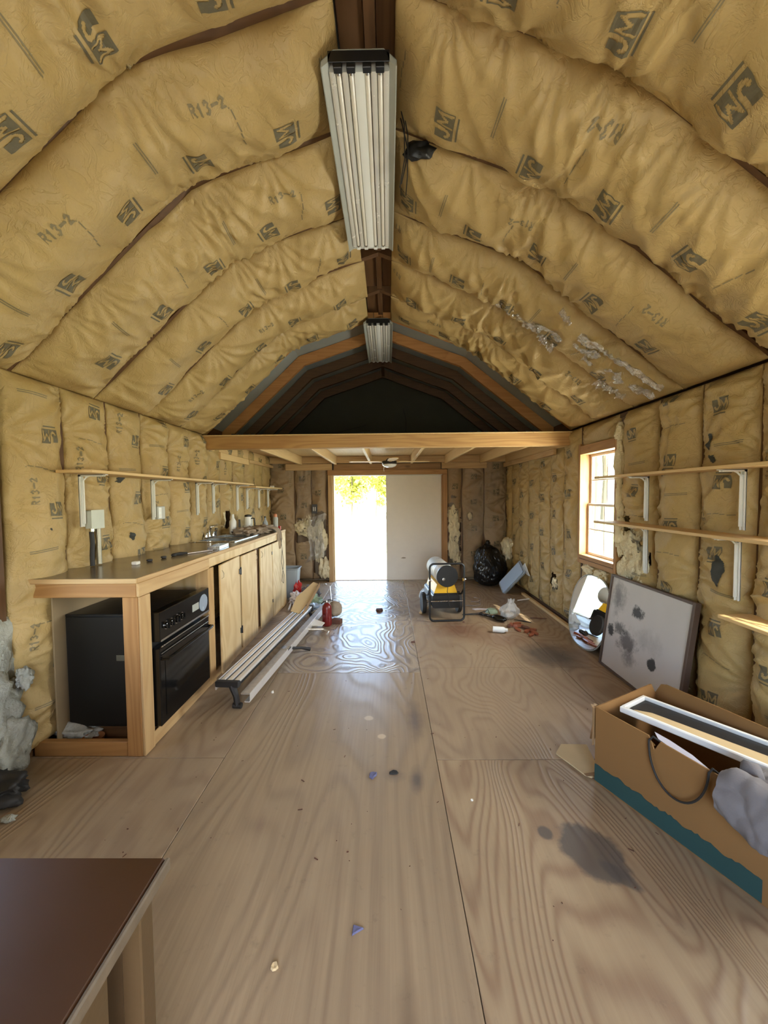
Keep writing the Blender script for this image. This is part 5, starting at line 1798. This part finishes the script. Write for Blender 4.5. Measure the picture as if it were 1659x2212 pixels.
# things round the heater
dm = MB().lathe([(.15, 0), (.155, .02), (.14, .08), (.10, .125), (.05, .148), (.0, .155)], 30).build('plastic_dome', bag_film, None, loc=(.60, 5.62, .001))
tag(dm, 'pale translucent dome cover on the floor behind the heater', 'cover')
for k, (x, y, a, l) in enumerate(((.44, 4.98, 75, .30), (.50, 5.0, 62, .28), (.46, 5.08, 88, .24))):
    o = MB().box(-l / 2, l / 2, -.018, .018, 0, .022, .003).build('wood_stick', palew[0], None, loc=(x, y, .001 + .0225 * k), rot=(0, 0, math.radians(a)))
    tag(o, ('lowest pale wood offcut left of the heater wheel', 'middle pale wood offcut left of the heater wheel', 'top pale wood offcut left of the heater wheel')[k], 'offcut', 'wood offcuts by the heater')
cc = MB()
pts = [(0, 0, .008), (.05, .04, .01), (.12, .03, .012)] + [(.19 + .06 * math.cos(t), .03 + .045 * math.sin(t), .010 + .004 * k) for k, t in enumerate(np.linspace(PI, PI * 4.6, 26))]
cc.tube(pts, .006, 6)
tag(cc.build('coiled_cord', plain('dusty_cord', (.20, .16, .14), .7), None, loc=(.98, 5.12, .001)), 'dusty coiled cord on the floor right of the heater', 'cord')
tn = MB()
tn.tube([(0, 0, .006), (.2, .03, .012), (.30, .05, .03), (.33, .05, .05), (.34, .0, .008)], .005, 6)
tn.tube([(0, -.01, .006), (.2, .0, .006), (.35, -.15, .006)], .005, 6)
tag(tn.build('bent_wire', black_r, None, loc=(.92, 4.78, .001)), 'bent dark wires on the floor right of the heater', 'wire')

# ================================================================== FAR RIGHT CORNER
tbg = thing('trash_bag', 'full black plastic trash bag slumped in the far right corner', 'bag', (1.70, 6.36, .001))
b = MB()
bm = bmesh.new()
bmesh.ops.create_icosphere(bm, subdivisions=6, radius=1)
vs_ = []
for v in bm.verts:
    p = v.co.copy()
    z = (p.z + 1) / 2
    wd_ = (1 - .42 * z ** 1.5) * (1 if z < .86 else 1 - (z - .86) * 5.2)
    a = math.atan2(p.y, p.x)
    cr = .10 * math.sin(a * 5 + z * 6) * (z ** .8) + .16 * mnoise.noise(Vector((p.x * 2.2, p.y * 2.2, p.z * 2.2))) + .05 * (1 - 2 * abs(mnoise.noise(Vector((p.x * 6, p.y * 6, p.z * 4)))))
    r = (p.x ** 2 + p.y ** 2) ** .5
    rr_ = (r ** .55) * max(wd_, .08) * (1 + cr)
    vs_.append((math.cos(a) * rr_ * .285 - .05 + .12 * (1 - z) * 0 + .03 * math.sin(z * 4), math.sin(a) * rr_ * .23, max(0, (z ** .9) * .70 + .012 * cr)))
fs_ = [tuple(v.index for v in f.verts) for f in bm.faces]
bm.free()
b.add(vs_, fs_)
b.build('bag_body', black_bag, tbg, smooth=50)
b = MB()
b.add(*blob((-.06, 0, .70), (.04, .04, .05), 3, .5, 4, 3))
b.build('knot', black_bag, tbg, smooth=50)

# pale blue tote lying tipped with its bottom towards the door
tt = thing('storage_tote', 'pale blue plastic tote lid tilted against the trash bag', 'tote', (1.78, 5.60, .0), 0)
ax_, ay_ = Vector((1.70, 6.10, .01)), Vector((1.78, 5.80, .01))
up_ = (Vector((1.985, 5.86, .45)) - ax_).normalized()
ex = up_
ey = (ay_ - ax_)
ey = (ey - ey.dot(ex) * ex).normalized()
ez = ex.cross(ey)
if ez.x > 0:
    ez = -ez
    ex, ey = ex, ez.cross(ex)
cc_ = (ax_ + ay_) / 2 - Vector((1.78, 5.60, 0))
MT = Matrix(((ex.x, ey.x, ez.x, cc_.x), (ex.y, ey.y, ez.y, cc_.y), (ex.z, ey.z, ez.z, cc_.z + .03), (0, 0, 0, 1)))
b = MB()
b.prism([(x + .26, y) for x, y in rrect(.26, .14, .03)], -.02, .0, M=MT)
b.build('base', bin_m, tt)
b = MB()
b.prism([(x + .26, y) for x, y in rrect(.235, .118, .025)], .0005, .012, M=MT)
pb = b.build('raised_panel', blue_p, tt)
for (x, y) in ((.03, -.07), (.03, .0), (.03, .07), (.49, -.07), (.49, 0), (.49, .07)):
    MB().box(x - .006, x + .006, y - .006, y + .006, .0125, .015, .001, M=MT).build('peg', bin_m, pb)
tag(MB().tube([(1.80, 5.36, .02), (1.98, 5.40, .03)], .008, 8).build('white_stick', white_p), 'short white stick on the floor below the blue tote lid', 'stick')
tag(MB().prism([(-.10, -.06), (.10, -.07), (.11, .05), (-.02, .09)], 0, .01).build('foam_scrap', white_m, None, loc=(1.99, 5.60, .42), rot=(.2, 1.2, .2)), 'white foam scrap wedged between tote lid and right wall', 'foam')

# clear plastic bag
b = MB()
n1, n2 = 40, 30
P = []
for i in range(n1):
    t = i / (n1 - 1)
    row = []
    for j in range(n2):
        a = 2 * PI * j / (n2 - 1)
        r = (.035 + .075 * math.sin(min(1, t * 1.25) * PI) ** .8) * (1 + .25 * float(vnoise(math.cos(a) * 2 + 5, t * 5 + math.sin(a) * 2, 91))) * (1 + .12 * math.cos(a * 7 + t * 5))
        row.append((r * math.cos(a) + .05 * t, r * math.sin(a) * .8, .001 + .235 * t + .008 * math.sin(a * 5)))
    P.append(row)
b.grid(P)
tag(b.build('plastic_bag', bag_film, None, loc=(1.43, 4.62, .001), smooth=40), 'crumpled clear plastic bag standing on the floor near the right wall', 'bag')
gp = MB().lathe([(.0, .05), (.05, .045), (.075, .02), (.08, .0), (.077, .0), (.07, .018), (.0, .04)], 24, cap=False).build('green_lid', green_p, None, loc=(1.31, 4.88, .001))
tag(gp, 'small pale green bowl upside down beside the clear bag', 'bowl')
sp = thing('scrub_brush', 'black brush with a perforated handle on the floor before the clear bag', 'brush', (1.27, 4.58, .001), math.radians(-50))
b = MB()
b.add(*[q for q in blob((.06, 0, .035), (.10, .055, .034), 2, .08, 2, 3)])
b.build('head', black_g, sp)
b = MB()
for k in range(3):
    b.tube([(-.06 - .07 * k + .03 * math.cos(t), .02 * math.sin(t), .03) for t in np.linspace(0, 2 * PI, 14)[:-1]], .008, 6, closed=True)
b.build('handle', black_s, sp)
lb_ = MB().prism([(-.11, 0), (-.03, .03), (.06, .01), (.12, .03), (.10, -.03), (.0, -.02), (-.08, -.04)], 0, .006).build('torn_wrapper', sheet_w, None, loc=(1.20, 5.02, .001))
tag(lb_, 'torn white wrapper with a pink edge right of the heater', 'wrapper')
wbq = thing('white_bottle', 'white plastic bottle lying on its side on the floor', 'bottle', (1.13, 4.17, .033), rot=(0, PI / 2, math.radians(-12)))
MB().lathe([(.028, 0), (.032, .004), (.032, .115), (.024, .13), (.019, .132)], 22).build('body', white_m, wbq)
MB().lathe([(.0195, .133), (.0195, .158), (.012, .160)], 18).build('cap', white_p, wbq)
rngs = random.Random(9)
cpile = [(1.40, 4.38), (1.46, 4.32), (1.42, 4.22), (1.52, 4.26), (1.50, 4.16), (1.56, 4.12), (1.47, 4.40), (1.36, 4.33), (1.52, 4.07), (1.58, 4.21)]
wh = ['at the back left', 'at the back', 'in the middle', 'in the middle right', 'at the front', 'at the front right', 'rearmost', 'leftmost', 'nearest the camera', 'farthest right']
for k, (x, y) in enumerate(cpile):
    a = rngs.uniform(0, 3)
    b = MB()
    l = rngs.uniform(.04, .075)
    b.prism([(-l, -.012), (-l * .3, -.022), (l, -.012), (l * .8, .014), (0, .02), (-l * .9, .012)], 0, rngs.uniform(.012, .03), M=M_rot('X', rngs.uniform(-.2, .2)))
    o = b.build('rusty_chip', copper if k % 4 != 3 else brown_s, None, loc=(x, y, .005), rot=(0, 0, a), smooth=0)
    tag(o, 'reddish scrap chip %s of the little heap near the right wall' % wh[k], 'scrap', 'reddish scrap heap')
tag(MB().prism([(-.10, 0), (0, .012), (.10, .006), (.02, -.014)], 0, .008).build('dark_sliver', black_r, None, loc=(1.58, 4.52, .001), rot=(0, 0, -.6)), 'dark sliver on the floor behind the reddish scraps', 'sliver')
tag(MB().prism([(-.09, 0), (0, .012), (.10, .006), (.02, -.014)], 0, .008).build('dark_sliver', brown_s, None, loc=(1.80, 4.62, .001), rot=(0, 0, -.2)), 'dark sliver on the floor against the right wall strip', 'sliver')

# small litter on the open floor
lit = [((-.119, 4.97), .062, brown_s, 'dark red-brown crumpled scrap lying in the shiny floor patch', .03),
       ((.248, 3.885), .022, brown_s, 'tiny brown chip beside the long floor joint', .015),
       ((-.092, 2.01), .028, purple, 'torn violet and white paper scrap left of the cross joint', .01),
       ((-.122, 1.275), .022, purple, 'blue triangular paper scrap on the near floor', .006),
       ((-.897, 2.886), .014, white_p, 'small white pellet on the floor beside the work platform', .02),
       ((.02, 2.03), .02, black_r, 'thin black curl of wire near the violet scrap', .004),
       ((-.375, .985 + .18), .012, card_lite, 'small wood crumb near the bottom of the floor', .01),
       ((.40, 1.84), .008, white_p, 'tiny white chip right of the long joint', .004),
       ((.88, 4.5), .018, brown_s, 'dark crumb on the floor beside the heater frame', .012)]
for k, ((x, y), r, m, lb, h) in enumerate(lit):
    rg = random.Random(30 + k)
    nsd = 3 if 'triangular' in lb else 7
    poly = []
    for i in range(nsd):
        a = 2 * PI * i / nsd + rg.uniform(-.2, .2)
        q = r * rg.uniform(.55, 1.15)
        poly.append((q * math.cos(a) * (1.3 if k % 2 else 1), q * math.sin(a)))
    b = MB()
    n_ = len(poly)
    vs_ = [(x_, y_, 0) for x_, y_ in poly] + [(x_ * .8, y_ * .8, h * rg.uniform(.6, 1.0)) for x_, y_ in poly] + [(0, 0, h * .5)]
    fs_ = [tuple(range(n_))[::-1]] + [(i, (i + 1) % n_, n_ + (i + 1) % n_, n_ + i) for i in range(n_)] + [(n_ + i, n_ + (i + 1) % n_, 2 * n_) for i in range(n_)]
    b.add(vs_, fs_)
    tag(b.build('floor_scrap', m, None, loc=(x, y, .0012), smooth=0), lb, 'scrap')
rg = random.Random(77)
cr_ = MB()
for k in range(240):
    x, y = rg.uniform(-1.3, 1.9), rg.uniform(.9, 6.4)
    r = rg.uniform(.0009, .0022)
    a = rg.uniform(0, 3)
    l = r * rg.choice((1, 1, 2, 5))
    cr_.prism([(-l, -r), (l, -r), (l, r), (-l, r)], .0003, .0003 + r, M=Matrix.Translation((x, y, .0006)) @ M_rot('Z', a))
tag(cr_.build('floor_crumbs', brown_s, smooth=0), 'scattered crumbs and splinters all over the plywood floor', 'crumbs', kind='stuff')
dk = MB()
dk.add(*blob((0, 0, .05), (.17, .10, .075), 6, .5, 4, 4))
tag(dk.build('black_sack', black_r, None, loc=(-1.98, 1.83, .012), smooth=80), 'black sack on the floor under the bare grey insulation', 'sack')
for k, (x, y) in enumerate(((-1.86, 1.66), (-1.78, 1.72), (-1.93, 1.60))):
    b = MB()
    b.add(*blob((0, 0, .012), (.035, .02, .014), k, .5, 4, 2))
    tag(b.build('wool_scrap', fibre_w, None, loc=(x, y, .003), smooth=80), ('white wool scrap in front of the black sack, middle one', 'white wool scrap right of the black sack', 'white wool scrap nearest the camera left of the table')[k], 'scrap', 'wool scraps by the black sack')

# ================================================================== OUTDOORS
gr = structure('ground', MB().box(-90, 90, -60, 120, -.5, -.30, 0), sand)


def tree(x, y, h, rad, seed, label, trunk=.07, leaves=2600, base=.10):
    rg = np.random.RandomState(seed)
    t = thing('tree', label, 'tree', (x, y, -.30), 0, 'trees beyond the yard')
    tb_ = MB()
    tb_.tube([(0, 0, 0), (.1, 0, h * .3), (-.05, .1, h * .62), (0, 0, h * .95)], [trunk, trunk * .8, trunk * .5, trunk * .12], 8)
    for k in range(7):
        z = h * (base + .1 + .08 * k)
        a = rg.uniform(0, 6.28)
        l = rad * rg.uniform(.6, 1.0)
        tb_.tube([(0, 0, z), (l * .5 * math.cos(a), l * .5 * math.sin(a), z + l * .25), (l * math.cos(a), l * math.sin(a), z + l * .5)], [trunk * .35, trunk * .2, trunk * .05], 5)
    tb_.build('trunk', bark, t)
    n = leaves
    cl_ = rg.normal(size=(26, 3))
    cl_ /= np.linalg.norm(cl_, axis=1, keepdims=True)
    cl_ *= (rg.rand(26, 1) ** .4)
    cc_ = cl_[rg.randint(0, 26, n)] * np.array((rad, rad, h * (1 - base) / 2)) * .85
    p = cc_ + rg.normal(size=(n, 3)) * rad * .17 + np.array((0, 0, h * (base + (1 - base) / 2)))
    s = rg.uniform(.08, .20, (n, 1, 1))
    a = rg.normal(size=(n, 3))
    a /= np.linalg.norm(a, axis=1, keepdims=True)
    b_ = np.cross(a, rg.normal(size=(n, 3)))
    b_ /= np.linalg.norm(b_, axis=1, keepdims=True)
    q = np.stack([p - a * s[:, 0], p + b_ * s[:, 0] * .6, p + a * s[:, 0], p - b_ * s[:, 0] * .6], 1)
    me = bpy.data.meshes.new('foliage')
    me.from_pydata([tuple(v) for v in q.reshape(-1, 3)], [], [(4 * i, 4 * i + 1, 4 * i + 2, 4 * i + 3) for i in range(n)])
    me.materials.append(leafy)
    o = bpy.data.objects.new('foliage', me)
    col.objects.link(o)
    o.parent = t


TR = [(-4.6, 30, 7.5, 2.0, 1, 'leafy tree at the left edge of the open doorway view'), (-2.55, 27, 6.5, 1.5, 2, 'full yellow-green tree in the middle of the doorway view'),
      (-1.0, 33, 8.0, 1.2, 3, 'slim tall tree right of the middle in the doorway view'), (-.1, 29, 6.0, 1.1, 4, 'low tree beside the shut door leaf'),
      (-6.6, 38, 9, 2.4, 5, 'distant tree farthest left beyond the yard'), (2.6, 36, 9, 2.4, 6, 'distant tree hidden behind the door leaf')]
for (x, y, h, r, sd, lb) in TR:
    tree(x, y, h, r, sd, lb)
for (x, y, h, r, sd, lb) in [(15.0, 27, 9, 3.0, 11, 'tree seen through the upper window panes'), (19.5, 31, 9, 3.4, 12, 'tree behind the window, farther right'),
                             (9.5, 18.0, 8, 2.0, 13, 'tree with a bare trunk seen through the lower window sash')]:
    tree(x, y, h, r, sd, lb, trunk=.22, leaves=1300, base=.42)
